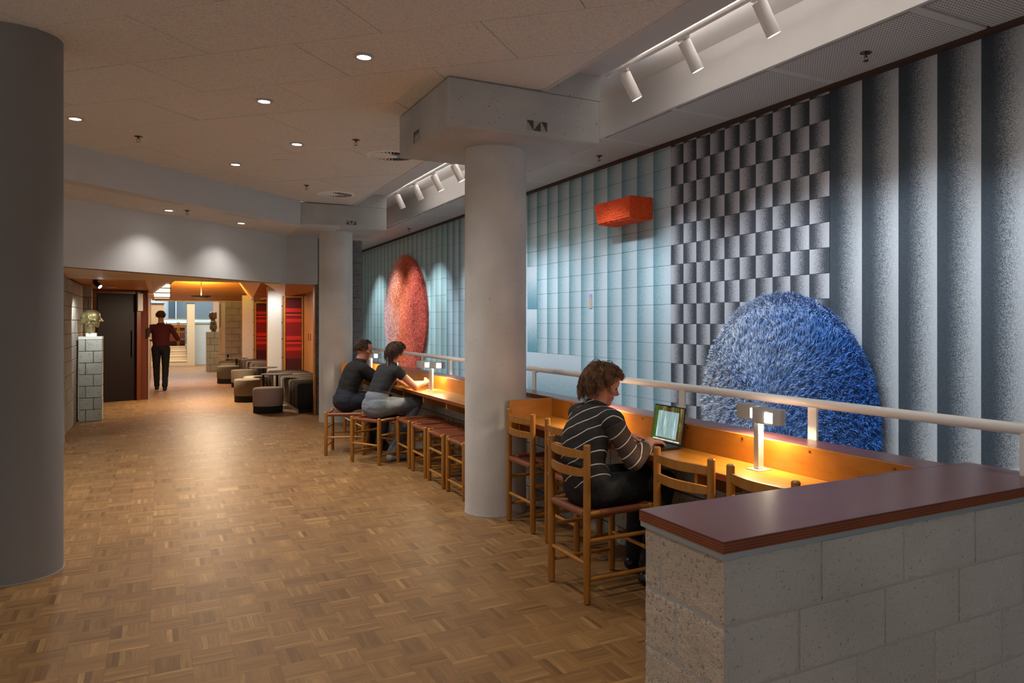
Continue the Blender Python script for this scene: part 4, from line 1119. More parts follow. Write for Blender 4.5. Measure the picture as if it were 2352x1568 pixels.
def walker():
    Y = lambda *p: Vector(p); B = []; fw = Vector((.05, 1, 0)); sd = Vector((-1, .05, 0)); c = Y(.04, 19.0, 0)
    P_ = lambda f, s_, z: c + fw * f + sd * s_ + Vector((0, 0, z))
    B += [(P_(0, 0, .93), P_(0, 0, 1.02), (.17, .11), (.15, .105), sd, 'trouser'), (P_(0, 0, 1.0), P_(0, 0, 1.12), (.155, .11), (.165, .11), sd, 'torso'), (P_(0, 0, 1.12), P_(.01, 0, 1.34), (.165, .11), (.19, .115), sd, 'torso'),
          (P_(.01, 0, 1.34), P_(0, 0, 1.45), (.18, .09), (.08, .06), sd, 'torso'), (P_(0, -.1, 1.40), P_(0, -.19, 1.39), .058, .06, sd, 'torso'), (P_(0, .1, 1.40), P_(0, .19, 1.39), .058, .06, sd, 'torso')]
    for q in (-1, 1):
        sh = P_(0, q * .20, 1.38); el = P_(-.02, q * .335, 1.13); wr_ = P_(.19, q * .13, 1.10)
        B += [(sh, el, .052, .043, sd, 'torso'), (el, wr_, .040, .028, sd, 'skin_arm')]
        hand(B, wr_, tuple(fw * .5 - sd * q * .8), (0, 0, 1), tuple(fw), .8, 1.0)
        h = P_(0, q * .09, .92); kn = P_(.05 * q + .03, q * .09, .50); an = P_(.16 * q - .02, q * .085, .10)
        B += [(h, kn, (.09, .095), (.062, .064), sd, 'trouser'), (kn, an, .062, .046, sd, 'trouser'), (an, Y(an.x, an.y, .055), .036, .036, sd, 'shoe%d' % q),
              (Y(an.x, an.y, .042) - fw * .03, Y(an.x, an.y, .034) + fw * .16, (.038, .036), (.037, .026), sd, 'shoe%d' % q)]
    hc = P_(.015, 0, 1.64)
    B += [(P_(0, 0, 1.44), P_(0, 0, 1.56), .056, .054, sd, 'skin')]
    A = head_parts(B, hc, tuple(fw), (0, 0, 1), 1.05); base = (.04, 19.0, 0)
    t = figure('person', 'person in a dark red top and black trousers walking through the wood-lined passage', base, B,
               {'top': (('torso',), .005, 'maroon_cloth'), 'trousers': (('trouser',), .006, 'black_cloth'), 'shoe': (('shoe-1',), .003, 'shoe_black'), 'shoe.001': (('shoe1',), .003, 'shoe_black')},
               {'skin': 'skin_a', 'torso': 'maroon_cloth', 'trouser': 'black_cloth', 'shoe-1': 'shoe_black', 'shoe1': 'shoe_black'}, .008)
    hair(t, hc, tuple(fw), (0, 0, 1), 1.04, 'hair_dark', 500, .035, .002, r=.005, seed=29, shell=1.03); eyes(t, A, base)
walker()

# ================================================================== PASSAGE
# wooden soffit in front, folded wooden ceiling behind
sf = struct('ceiling', MB().prism([(-3.4, 7.5), (1.65, 12.5), (-3.4, 12.5)], 2.135, 2.16), 'black_gap')
for i in range(8):
    y0 = 9.2 + i * .44 if i else 7.5; y1 = 9.2 + (i + 1) * .44
    poly = clip(clip([(-3.4, y0 + .001), (2.2, y0 + .001), (2.2, min(y1, 12.5) - .001), (-3.4, min(y1, 12.5) - .001)], 1, -1, -10.86), 0, 1, 12.5)
    if len(poly) > 2 and y0 < 12.5: MB().prism(poly, 2.112, 2.135).build('ceiling_board', 'pale_wood', sf)
pl = struct('ceiling', MB().box(-3.4, -.15, 12.5, 17.6, 2.12, 2.15).box(2.45, 2.72, 12.92, 24, 2.12, 2.15), 'orange_wood')
MB().box(-.17, -.1, 12.5, 23.8, 2.112, 2.16).build('ceiling_batten', 'pale_wood', pl)
MB().box(-.1, 2.3, 23.72, 23.95, 2.10, 2.20).build('ceiling_beam', 'pale_wood', pl)
MB().box(-.1, 1.76, 12.50, 12.56, 2.112, 2.30).build('ceiling_beam', 'pale_wood', pl)
def quad(name, pts, th, mat, parent):
    p = [Vector(q) for q in pts]; n = (p[1] - p[0]).cross(p[2] - p[0]).normalized()
    if n.z < 0: n = -n
    m = MB(); k = len(p); m.add(p + [q + n * th for q in p], [tuple(range(k)), tuple(range(k, 2 * k))] + [(i, (i + 1) % k, (i + 1) % k + k, i + k) for i in range(k)])
    return m.build(name, mat, parent)
zl, zh = 2.112, 2.85
quad('fold_panel', [(-.1, 23.75, zl), (2.35, 23.75, zl), (1.35, 18.6, zh), (.75, 18.6, zh)], .02, 'orange_wood', pl)
quad('fold_panel', [(-.1, 12.56, zl + .19), (1.9, 12.56, zl + .19), (1.35, 16.6, zh), (.75, 16.6, zh)], .02, 'orange_wood', pl)
quad('fold_panel', [(-.1, 12.56, zl + .02), (-.1, 23.75, zl), (.75, 18.6, zh), (.75, 16.6, zh)], .02, 'orange_wood', pl)
quad('fold_panel', [(.75, 16.6, zh), (1.35, 16.6, zh), (1.35, 18.6, zh), (.75, 18.6, zh)], .02, 'orange_wood', pl)
quad('fold_panel', [(1.35, 18.6, zh), (2.35, 23.75, zl), (2.02, 19.8, zl), (1.9, 17.1, zl + .25)], .02, 'pale_wood', pl)
quad('fold_panel', [(1.35, 16.6, zh), (1.35, 18.6, zh), (1.9, 17.1, zl + .25)], .02, 'pale_wood', pl)
quad('fold_panel', [(1.35, 16.6, zh), (1.9, 17.1, zl + .25), (1.76, 12.6, zl + .02)], .02, 'pale_wood', pl)
quad('fold_panel', [(1.9, 17.1, zl + .25), (2.02, 19.8, zl), (2.75, 19.8, zl), (2.75, 17.05, zl + .02)], .02, 'orange_wood', pl)
quad('fold_panel', [(1.76, 12.6, zl + .02), (1.9, 17.0, zl + .25), (2.36, 17.0, zl - .06)], .02, 'pale_wood', pl)
quad('fold_panel', [(1.76, 12.6, zl + .02), (2.36, 17.0, zl - .06), (2.75, 16.9, zl), (2.75, 12.6, zl + .02)], .02, 'orange_wood', pl)
for i in range(4):
    quad('louver', [(-.09, 19.2 + i * .9, 2.13), (.14, 19.4 + i * .9, 2.20), (.14, 19.75 + i * .9, 2.16), (-.09, 19.55 + i * .9, 2.13)], .015, 'pale_wood', pl)
# left side: block walls, door, frame
blockwall('block_pier', 'narrow end of a block wall at the left, just beside the shaded column', 'wall', (-3.0, 10.96), (1, 0), 1.985, 0, 11, .1915, .39, .14, 'block_mid', 'mortar_dark', [.0, .195])
blockwall('niche_side_wall', 'spot-lit block wall on the left of the bust niche', 'wall', (-1.24, 14.75), (0, -1), 3.6, 0, 11, .1915, .39, .15, 'block_mid', 'mortar_dark', [.10, .295])
blockwall('niche_back_wall', 'short block wall standing behind the bust of the bald head', 'wall', (-1.40, 14.66), (1, 0), .43, 0, 11, .1915, .39, .15, 'block_mid', 'mortar_dark', [.20, .01])
dr = link('door_1', None, kind='structure')
a0 = Vector((-1.0, 16.48, 0)); a1 = Vector((-.345, 16.77, 0)); dd = (a1 - a0).normalized(); ang = math.atan2(dd.y, dd.x)
Md = Matrix.Translation(a0) @ Matrix.Rotation(ang, 4, 'Z'); Ld = (a1 - a0).length
MB().cbox(0, Ld - .03, 0, .045, .005, 2.04, .003, mat=Md).build('leaf', 'dark_door', dr)
MB().cbox(Ld - .13, Ld - .105, -.03, -.01, .85, 1.35, .004, mat=Md).build('door_handle', 'dark_metal', dr)
MB().cbox(Ld - .055, Ld + .02, -.06, .06, 0, 2.11, .004, mat=Md).build('jamb', 'red_wood', dr)
MB().cbox(-.1, Ld + .02, -.03, .06, 2.045, 2.11, .004, mat=Md).build('head_rail', 'red_wood', dr)
struct('trim_4', MB().cbox(-.335, -.19, 16.80, 16.98, 0, 2.11, .004), 'red_wood')
struct('trim_4', MB().cbox(-.185, -.165, 16.78, 17.0, 0, 2.11, .004), 'steel')
tag(MB().cbox(-.36, -.27, 16.66, 16.72, 1.72, 2.06, .008).build('door_sign', 'white_metal'), 'small white box high on the red-brown door jamb', 'sign')
tag(MB().cbox(-.185, -.155, 16.74, 16.78, 1.22, 1.40, .004).build('wall_switch', 'dark_metal'), 'dark switch plate on the edge of the passage frame', 'switch')
struct('wall_left', MB().box(-3.4, -.21, 17.0, 17.1, 0, 2.3), 'orange_wood'); struct('wall_left', MB().box(-.205, -.19, 17.0, 24.0, 0, 2.4), 'orange_wood')
# pedestals with busts
mk_block('block_pale', (160, 160, 150), (186, 184, 172), (96, 92, 84), .54, .6)
def pedestal(label, x0, y0, w, dp, h, offs, courses, slab):
    t = thing('pedestal', label, 'pedestal', (x0, y0, 0)); ch_ = h / courses; bl = w * .62
    MB().box(.008, w - .008, .008, dp - .008, 0, h - .01).build('mortar', 'mortar_dark', t)
    for c in range(courses):
        s_ = w * (.29 if c % 2 == 0 else .63)
        for a, b in ((0, s_ - .004), (s_ + .004, w)):
            o = MB().cbox(a, b, 0, dp, .004, ch_ - .004, .004).build('block', 'block_pale', t, loc=(random.uniform(-.001, .001), random.uniform(-.001, .001), c * ch_))
    if slab: MB().cbox(-.004, w + .004, -.004, dp + .004, h, h + .045, .003).build('slab', 'column_concrete', t)
    return t
pedestal('tall pedestal of grey blocks under the bald bust, left beside the dark door', -1.06, 13.46, .30, .32, 1.24, 0, 7, True)
pedestal('tall pedestal of grey blocks under the long-haired bust in the distance', 1.275, 25.5, .36, .36, 1.22, 0, 6, False)
k = NT('bronze'); n = k.noise(14, 4, k.obj()); k.bump(k.noise(40, 3, k.obj()), .5, .004)
M['bronze'] = k.done(k.ramp(n, [(.3, lin(96, 88, 56)), (.6, lin(160, 144, 98)), (.8, lin(186, 176, 140))]), .38, .55)
k = NT('bronze_dark'); n = k.noise(10, 4, k.obj()); M['bronze_dark'] = k.done(k.ramp(n, [(.3, lin(62, 50, 34)), (.7, lin(116, 92, 60))]), .5, .4)
def sculpt(name, label, base, B, voxel, mat, plinth):
    t = thing(name, label, 'sculpture', base); V, F_ = [], []
    for p1, p2, r1, r2, sd, lb in B:
        vs, fs = seg(p1, p2, r1, r2, sd); o = len(V); V += [tuple(v) for v in vs]; F_ += [tuple(i + o for i in f) for f in fs]
    me = bpy.data.meshes.new('tmp'); me.from_pydata(V, [], F_); o = link('tmp', me)
    md = o.modifiers.new('r', 'REMESH'); md.mode = 'VOXEL'; md.voxel_size = voxel; md.use_smooth_shade = True
    sm = o.modifiers.new('s', 'SMOOTH'); sm.iterations = 2
    me2 = bpy.data.meshes.new_from_object(o.evaluated_get(bpy.context.evaluated_depsgraph_get())); bpy.data.objects.remove(o)
    me2.materials.clear(); me2.materials.append(M[mat]); me2.name = 'head'; link('head', me2, t)
    if plinth: plinth.build('plinth', 'white_soft', t)
    return t
B = []; s_ = 1.28
head_parts(B, (.0, 0, .225), (1, -.12, -.04), (0, 0, 1), s_)
B += [(Vector((-.02, 0, 0)), Vector((-.02, 0, .14)), (.062, .066), (.060, .070), (0, 1, 0), 's'), (Vector((-.05, 0, .20)), Vector((-.045, 0, .26)), (.095, .095), (.096, .09), (0, 1, 0), 's'),
      (Vector((.125, -.015, .225)), Vector((.150, -.018, .185)), (.014, .014), (.02, .014), (0, 1, 0), 's')]
r_ = random.Random(3)
for i in range(70):
    a = r_.uniform(.9, 2 * PI - .9); z = r_.uniform(.15, .27); B.append((Vector((-.035 + .092 * math.cos(a), .088 * math.sin(a), z)), Vector((-.045 + .096 * math.cos(a), .09 * math.sin(a), z - .02)), .014, .010, (0, 1, 0), 's'))
sculpt('bust', 'bronze bust of a bald bearded head in profile on the left block pedestal', (-.905, 13.60, 1.335), B, .006, 'bronze',
       MB().cbox(-.07, .07, -.06, .06, -.05, .003, .002))
B = []
head_parts(B, (.0, 0, .50), (-1, -.25, 0), (0, 0, 1), 1.1)
B += [(Vector((.01, 0, .30)), Vector((.0, 0, .44)), .06, .055, (0, 1, 0), 's'), (Vector((.03, 0, .0)), Vector((.02, 0, .12)), (.09, .07), (.12, .08), (0, 1, 0), 's'), (Vector((.02, 0, .12)), Vector((.02, 0, .27)), (.17, .11), (.15, .09), (0, 1, 0), 's'), (Vector((.02, -.1, .26)), Vector((.02, .1, .26)), .07, .07, (0, 0, 1), 's')]
for i in range(80):
    a = r_.uniform(-1.9, 1.9); z = r_.uniform(.42, .60); q = Vector((.005 + .088 * math.cos(a), .092 * math.sin(a), z)); B.append((q, q + Vector((.015, 0, -.05)), .020, .014, (0, 1, 0), 's'))
sculpt('bust', 'dark bust of a long-haired head and shoulders on the far block pedestal', (1.46, 25.68, 1.222), B, .009, 'bronze_dark', None)

# right side: pier, fins, red panels, sliding doors
blockwall('block_pier', 'dark block pier behind the far column, at the end of the counter', 'wall', (2.24, 12.70), (1, 0), .745, 0, 15, .1915, .39, .19, 'block_dark', 'mortar_dark', [.22, .03])
tag(MB().tube([(2.78, 12.66, .9), (2.78, 12.66, 2.86)], .012, 10).build('conduit', 'steel', smooth=True), 'thin vertical metal conduit on the dark block pier behind the far column', 'pipe')
struct('trim_5', MB().cbox(2.214, 2.236, 12.66, 12.80, 0, 2.112, .003), 'orange_wood')
wv = NT('red_weave'); sx = wv.n('ShaderNodeSeparateXYZ'); wv.i(sx, 0, wv.pos())
zz = wv.math('MULTIPLY', sx.outputs[2], 1 / 2.12)
c = wv.ramp(zz, [(0, lin(84, 10, 8))] * 2)
cr = c.node.color_ramp; cr.interpolation = 'CONSTANT'
stops = [(0, (70, 10, 10)), (.34, (120, 12, 10)), (.42, (190, 32, 22)), (.455, (140, 10, 10)), (.49, (206, 52, 30)), (.505, (110, 12, 10)), (.53, (196, 34, 24)), (.57, (128, 10, 10)), (.71, (192, 34, 24)), (.745, (120, 10, 10)), (.775, (206, 52, 30)), (.79, (80, 10, 10)), (.81, (190, 30, 24)), (.85, (86, 12, 10)), (.93, (64, 10, 12))]
cr.elements[0].color = lin(*stops[0][1]); cr.elements[1].position = stops[1][0]; cr.elements[1].color = lin(*stops[1][1])
for p_, c_ in stops[2:]: e = cr.elements.new(p_); e.color = lin(*c_)
wv.bump(wv.noise(90, 2, wv.scale(wv.pos(), (1, 1, 6))), .4, .004); M['red_weave'] = wv.done(c, .9)
def alcove(y, lab1, lab2, near):
    t = thing('wall_fin', lab1, 'wall panel', (2.02, y, 0))
    MB().cbox(0, .27, 0, .05, 0, 2.25, .003).build('board', 'white_paint', t)
    MB().cbox(.27, .30, -.01, .05, 0, 2.2, .003).build('edge_strip', 'steel', t)
    for z in (.35, .75, 1.15, 1.5, 1.85): MB().cbox(.272, .295, -.013, -.009, z - .01, z + .01, .001).build('fixing', 'dark_metal', t)
    r = thing('tapestry', lab2, 'tapestry', (2.36, y, 0))
    MB().cbox(.02, .34, -.005, .02, .42, 2.03, .003).build('fabric', 'red_weave', r)
    MB().cbox(-.03, .015, -.02, .03, 0, 2.07, .002).build('frame_side', 'orange_wood', r); MB().cbox(.345, .375, -.02, .03, 0, 2.07, .002).build('frame_side', 'orange_wood', r)
    MB().cbox(-.03, .375, -.022, .03, 2.035, 2.07, .002).build('frame_top', 'orange_wood', r)
alcove(17.0, 'white board fin lit from above between the two red tapestries', 'red striped woven tapestry in a wooden frame above the near striped bench', True)
alcove(22.5, 'white board fin farther back beside the pale block wall', 'red striped woven tapestry in a wooden frame farther down the passage', False)
struct('wall_right', MB().box(2.02, 3.0, 17.1, 17.2, 0, 2.25).box(2.02, 3.0, 22.6, 22.7, 0, 2.25), 'orange_wood')
struct('wall_right', MB().box(2.80, 2.9, 12.9, 24, 0, 2.25), 'orange_wood')
for y0, y1, lb in ((15.55, 16.93, 'wooden sliding door panel with two dark recessed pulls beside the near tapestry'), (21.2, 22.43, 'wooden sliding door panel beside the far tapestry')):
    t = thing('sliding_door', lb, 'door', (2.74, y0, 0))
    m = (y1 - y0) / 2
    MB().cbox(0, .03, 0, m - .004, .02, 2.07, .002).build('leaf', 'door_wood', t); MB().cbox(0, .03, m + .004, y1 - y0, .02, 2.07, .002).build('leaf', 'door_wood', t)
    for q in (m - .13, m + .13): MB().cbox(-.003, .004, q - .035, q + .035, 1.12, 1.27, .001).build('recessed_pull', 'dark_metal', t)
struct('wall_right', MB().box(2.72, 2.8, 12.9, 15.5, 0, 2.2), 'door_wood')
# benches
bk = NT('bench_stripe'); sx = bk.n('ShaderNodeSeparateXYZ'); bk.i(sx, 0, bk.pos())
u = bk.math('MULTIPLY', sx.outputs[1], 3.1)
wn_ = bk.n('ShaderNodeTexWhiteNoise', noise_dimensions='1D'); bk.i(wn_, 'W', bk.math('SNAP', sx.outputs[1], .027))
c = bk.ramp(wn_.outputs['Value'], [(0, lin(30, 28, 26)), (.45, lin(62, 54, 46)), (.60, lin(38, 34, 30)), (.72, lin(158, 140, 116)), (.88, lin(96, 84, 70))]); c.node.color_ramp.interpolation = 'CONSTANT'
M['bench_stripe'] = bk.done(c, .9)
plain('bench_end', (32, 32, 31), .9)
def bench(label, y0, y1):
    t = thing('bench', label, 'bench', (2.0, y0, 0), group='striped upholstered benches')
    MB().cbox(.02, .70, .012, y1 - y0 - .012, 0, .06, .002).build('plinth', 'dark_metal', t)
    bm = bmesh.new(); MBx = MB().box(0, .715, 0, y1 - y0, .06, .49); me = MBx.mesh('upholstery'); bm.from_mesh(me)
    bmesh.ops.bevel(bm, geom=bm.edges[:], offset=.022, segments=3, affect='EDGES'); bm.normal_update()
    for f in bm.faces: f.smooth = True; f.material_index = 1 if abs(f.normal.y) > .75 else 0
    bm.to_mesh(me); bm.free(); me.materials.append(M['bench_stripe']); me.materials.append(M['bench_end']); link('upholstery', me, t)
bench('long striped upholstered bench with dark end, nearest one below the red tapestry', 13.0, 16.9)
bench('striped upholstered bench farther back beyond the white fin', 18.6, 22.4)
# poufs and small tables
def pouf(label, x, y, r, h, mat):
    t = thing('pouf', label, 'pouf', (x, y, 0), group='round upholstered poufs')
    MB().lathe([(r * .965, 0), (r * .97, .002), (r * .97, h * .27)], n=40).build('base_band', 'bench_end', t, smooth=True)
    z0 = h * .27; MB().lathe([(r * .95, z0), (r, z0 + .012), (r, h - .03), (r * .975, h - .012), (r * .9, h - .002), (r * .5, h + .003), (.01, h + .004)], n=40).build('cushion', mat, t, smooth=70)
def felt(key, a, b, tint=None):
    k = NT(key); n = k.noise(120, 3, k.pos(), .7); c = k.ramp(n, [(.38, lin(*a)), (.6, lin(*b))])
    if tint: c = k.mix(k.math('MULTIPLY', k.noise(9, 3, k.pos()), .3), c, lin(*tint))
    M[key] = k.done(c, .95, 0, .1)
felt('felt_pink', (148, 134, 128), (196, 180, 172), (190, 140, 120)); felt('felt_brown', (108, 98, 84), (146, 134, 116)); felt('felt_olive', (92, 90, 78), (124, 120, 104)); felt('felt_pale', (158, 152, 138), (190, 184, 168))
pouf('pale pinkish grey round pouf with black base, nearest of the poufs', 1.60, 13.42, .238, .415, 'felt_pink')
pouf('brownish grey round pouf, second nearest, just behind the pinkish one', 1.475, 15.45, .235, .43, 'felt_brown')
pouf('pale round pouf partly hidden by the near small table', 1.74, 16.6, .235, .40, 'felt_pale')
pouf('dark olive grey round pouf standing leftmost, toward the passage', 1.51, 20.35, .26, .43, 'felt_olive')
pouf('pale round pouf in the middle, behind the near small tables', 1.72, 19.0, .255, .40, 'felt_pale')
pouf('olive round pouf farther back beside the far table', 1.66, 22.1, .25, .40, 'felt_olive')
pouf('olive round pouf farthest back, seen just over the others', 1.72, 23.2, .25, .42, 'felt_olive')
def ptable(label, x, y, r=.27, h=.58):
    t = thing('side_table', label, 'table', (x, y, 0), group='small round pedestal tables')
    MB().lathe([(r * .98, h - .012), (r, h - .006), (r, h), (.01, h)], n=40).build('table_top', 'table_top', t, smooth=40)
    MB().lathe([(.022, .012), (.022, h - .012)], n=16).build('stem', 'dark_metal', t, smooth=True)
    MB().lathe([(.20, 0), (.20, .006), (.05, .014), (.02, .03)], n=36).build('foot_plate', 'steel', t, smooth=40)
plain('table_top', (78, 76, 72), .45)
ptable('small round table with thin grey top nearest the camera, beside the striped bench', 1.86, 14.35)
ptable('small round table with thin grey top behind the nearest one', 1.84, 16.2, .27, .60)
ptable('small round table farther down the passage before the far bench', 1.72, 20.7, .27, .60)
ptable('farthest small round table, its top seen against the pale block wall', 1.72, 23.4, .27, .61)
# far right block wall, cream post, glass door
blockwall('far_block_wall', 'pale violet-grey block wall beyond the far tapestry', 'wall', (1.70, 24.05), (1, 0), .62, 0, 12, .1915, .38, .15, 'block_mid', 'mortar_dark', [.2, .01])
plain('cream', (206, 190, 162), .75); plain('cream_dark', (182, 160, 128), .75); plain('grey_blue', (122, 138, 148), .8); plain('pale_blue', (200, 216, 226), .8); plain('brown_panel', (128, 66, 26), .6)
struct('trim_6', MB().cbox(1.62, 1.73, 24.3, 24.4, 0, 2.9, .004), 'cream')
dr2 = link('door_2', None, kind='structure')
MB().cbox(1.555, 1.62, 24.4, 24.45, 0, 2.6, .003).build('frame', 'cream', dr2)
k = NT('door_glass'); k.b.inputs['Transmission Weight'].default_value = .6; M['door_glass'] = k.done(lin(190, 205, 205), .15)
MB().box(1.57, 1.605, 24.385, 24.40, 1.35, 2.05).build('glass_strip', 'door_glass', dr2); MB().tube([(1.58, 24.36, 1.0), (1.58, 24.36, 1.12)], .012, 8).build('handle', 'steel', dr2)
# far hall
struct('wall_far', MB().box(-3.5, 4.4, 36, 36.2, 0, 4.2), 'grey_blue')
struct('wall_far', MB().box(-.55, .33, 33.0, 33.1, 0, 4.2), 'pale_blue')
struct('trim_7', MB().box(.33, .56, 32.8, 32.9, 0, 4.2), plain('slate', (74, 92, 106), .8))
struct('trim_7', MB().box(.56, .60, 32.75, 32.8, 0, 4.2), 'pale_blue')
struct('wall_far', MB().box(.6, 4.4, 33.6, 33.7, 0, 4.2), 'grey_blue')
struct('ceiling', MB().box(-3.5, 4.5, 24.0, 36, 4.0, 4.1), 'white_paint')
struct('wall_right', MB().box(2.3, 2.45, 24.2, 36, 0, 4.1), 'cream')
struct('wall_left', MB().box(-3.5, -3.4, 17, 36, 0, 4.1), 'cream')
struct('wall_left', MB().box(-1.6, .16, 29.25, 29.45, 0, 2.14), 'cream_dark')
struct('baseboard_left', MB().cbox(-1.6, .16, 29.22, 29.25, 0, .16, .003), 'cream')
struct('trim_8', MB().box(-1.6, .17, 29.2, 29.5, 2.14, 2.165), 'slate')
struct('wall_pier', MB().box(.86, 1.10, 29.3, 29.8, 0, 2.16), 'cream'); struct('trim_8', MB().box(.85, 1.11, 29.28, 29.8, 2.16, 2.185), 'slate')
struct('wall_far', MB().box(1.12, 2.4, 29.9, 30.0, 0, 1.46), 'pale_blue'); struct('trim_8', MB().box(1.12, 2.4, 29.85, 30.0, 1.46, 1.52), 'steel')
struct('wall_far', MB().box(1.70, 2.4, 29.6, 29.7, 0, 2.8), plain('rosy', (176, 150, 130), .8))
stp = thing('staircase', 'short flight of wide pale steps rising behind the walking person', 'stairs', (0, 29.3, 0))
for i, (z, d) in enumerate(((.17, 0), (.34, .32), (.51, .64), (.66, .96))):
    MB().cbox(.165, .86, d, 3.0, z - .17 if i else 0, z - .03, .004).build('riser_block', 'cream', stp); MB().cbox(.165, .86, d - .02, 3.0, z - .03, z, .005).build('step', 'pale_wood', stp)
struct('floor', MB().box(-1.6, 2.4, 30.3, 33.0, 0, .66), 'cream_dark')
struct('wall_far', MB().box(.16, .86, 31.6, 31.7, .66, 1.30), 'brown_panel'); struct('trim_9', MB().cbox(.1, .86, 31.45, 31.7, 1.30, 1.42, .004), 'desk_wood_side')
emis('glass_blue', (.20, .55, .72), .75); struct('window_1', MB().box(-.2, 1.9, 31.75, 31.78, 1.42, 1.60), 'glass_blue')
struct('trim_9', MB().box(-.2, 1.9, 31.7, 31.8, 1.60, 1.64), 'steel')
ch_far = None
for x, lb in ((.44, 'far wooden chair back on the raised floor behind the steps, left one'), (.80, 'far wooden chair back on the raised floor behind the steps, right one')):
    dup(ch0, (x, 31.0, .66), PI / 2, lb)['group'] = 'chairs on the raised floor at the far end'

# ================================================================== CEILING FITTINGS
def downlight(x, y, z, label, r=.043):
    t = thing('ceiling_light', label, 'light', (x, y, z - .004), group='recessed ceiling lights')
    MB().lathe([(r * .98, .004), (r * 1.02, 0), (r * 1.45, -.001), (r * 1.5, .004)], n=28).build('trim_ring', 'white_paint', t, smooth=40)
    MB().lathe([(r, .0015), (.001, .001)], n=24).build('lens', 'down_glow', t)
for (x, y), lb in zip(DOWN, ['recessed ceiling light nearest the camera, highest in the photo', 'recessed ceiling light in the second row, left of the near column capital', 'recessed ceiling light at the left beside the shaded column', 'recessed ceiling light in the third row near the round air grille', 'recessed ceiling light farthest back in the high ceiling']):
    downlight(x, y, 3.207, lb)
downlight(.107, 10.317, 2.859, 'recessed light in the lower ceiling strip, left one beside a sprinkler'); downlight(.988, 11.172, 2.859, 'recessed light in the lower ceiling strip, right one')
plain('light_off', (226, 214, 196), .5)
for x, y, lb in ((-.86, 11.2, 'small round light in the pale wood soffit, left one'), (.62, 12.25, 'small round light in the pale wood soffit, above the yellow glow'), (-.72, 15.3, 'small round light in the orange wood ceiling before the dark door')):
    t = thing('ceiling_light', lb, 'light', (x, y, 2.109)); MB().lathe([(.05, .004), (.055, 0), (.075, -.002), (.078, .003)], n=24).build('trim_ring', 'white_metal', t); MB().lathe([(.05, .001), (.001, .0015)], n=20).build('lens', 'light_off', t)
def sprinkler(x, y, z, label):
    t = thing('sprinkler', label, 'sprinkler', (x, y, z), group='ceiling sprinklers')
    MB().lathe([(.036, 0), (.036, -.004), (.02, -.010), (.012, -.012)], n=20).build('rosette', 'chrome', t, smooth=40)
    m = MB().lathe([(.009, -.01), (.009, -.026)], n=10)
    for q in (-1, 1): m.tube([(q * .009, 0, -.024), (q * .015, 0, -.036), (q * .004, 0, -.05)], .0022, 6)
    m.build('frame', 'chrome', t, smooth=True)
    MB().lathe([(.018, -.052), (.018, -.054), (.004, -.055)], n=14).build('deflector', 'chrome', t)
for x, y, z, lb in ((-.164, 7.95, 3.21, 'ceiling sprinkler at the left of the high ceiling'), (1.618, 7.118, 3.21, 'ceiling sprinkler beside the larger round air grille'), (1.611, 9.764, 3.21, 'ceiling sprinkler beside the smaller round air grille'), (.30, 10.22, 2.862, 'sprinkler in the lower ceiling strip next to a light'),
                    (3.921, 3.253, 3.208, 'sprinkler on the perforated ceiling above the grey stripes'), (3.951, 6.584, 3.208, 'sprinkler on the perforated ceiling right of the near column'), (3.975, 13.336, 3.208, 'sprinkler on the perforated ceiling above the orange rug'), (3.95, 17.2, 3.208, 'sprinkler on the perforated ceiling at the far end by the block pier')):
    sprinkler(x, y, z, lb)
def grille(x, y, r, label):
    t = thing('air_grille', label, 'air vent', (x, y, 3.21), group='round ceiling air grilles')
    MB().lathe([(r * .86, .0), (r * .86, -.014), (r * .9, -.018), (r, -.008), (r, .0)], n=48).build('rim', 'white_metal', t, smooth=40)
    MB().lathe([(r * .87, -.0025), (.001, -.003)], n=40).build('backing', 'black_gap', t)
    MB().lathe([(r * .24, -.003), (r * .24, -.014), (r * .2, -.019), (.001, -.020)], n=30).build('hub', 'white_metal', t, smooth=40)
    for k in range(30):
        a = 2 * PI * k / 30; Mx = Matrix.Rotation(a, 4, 'Z') @ Matrix.Translation((r * .55, 0, -.010)) @ Matrix.Rotation(math.radians(38), 4, 'X')
        MB().box(-r * .32, r * .32, -.0055, .0055, -.0006, .0006, mat=Mx).build('blade', 'white_metal', t)
grille(2.085, 7.60, .255, 'round white swirl air grille partly hidden by the near capital'); grille(2.06, 10.238, .245, 'round white swirl air grille farther back near the far capital')
tag(MB().lathe([(.115, .0), (.118, -.008), (.10, -.018), (.001, -.020)], n=40).build('ceiling_speaker', 'white_soft', smooth=40, loc=(1.17, 8.44, 3.21)), 'flat round white ceiling speaker disc', 'speaker')
# track with spot lights
tr = thing('light_track', 'white light track along the edge of the concrete slab above the counter', 'light track', (0, 0, 0))
MB().cbox(3.0, 3.03, -1.5, 4.9, 3.375, 3.40, .002).cbox(3.0, 3.03, 5.2, 17.0, 3.375, 3.40, .002).build('rail', 'white_metal', tr)
labs_ = {2.35: 'white cylinder spotlight above the right edge, out of the frame', 3.25: 'white cylinder spotlight with its lit lens seen at the top edge', 3.95: 'white cylinder spotlight, second from the top edge', 4.67: 'white cylinder spotlight just right of the near capital', 5.5: 'white spotlight hidden by the near capital, closest of the three there', 6.3: 'white spotlight hidden by the near capital, middle one of the three there', 7.1: 'added white spotlight hidden by the near capital, farthest of the three there', 12.5: 'added white spotlight hidden by the far capital, closest of the four there', 13.7: 'added white spotlight hidden by the far capital, second of the four there', 14.9: 'added white spotlight hidden by the far capital, third of the four there', 16.4: 'added white spotlight hidden by the far capital, farthest of the four there',
         8.35: 'white cylinder spotlight of the far track, nearest the near capital', 9.08: 'white cylinder spotlight of the far track, second from the near capital', 9.88: 'white cylinder spotlight of the far track, third from the near capital', 10.74: 'white cylinder spotlight of the far track, by the far capital'}
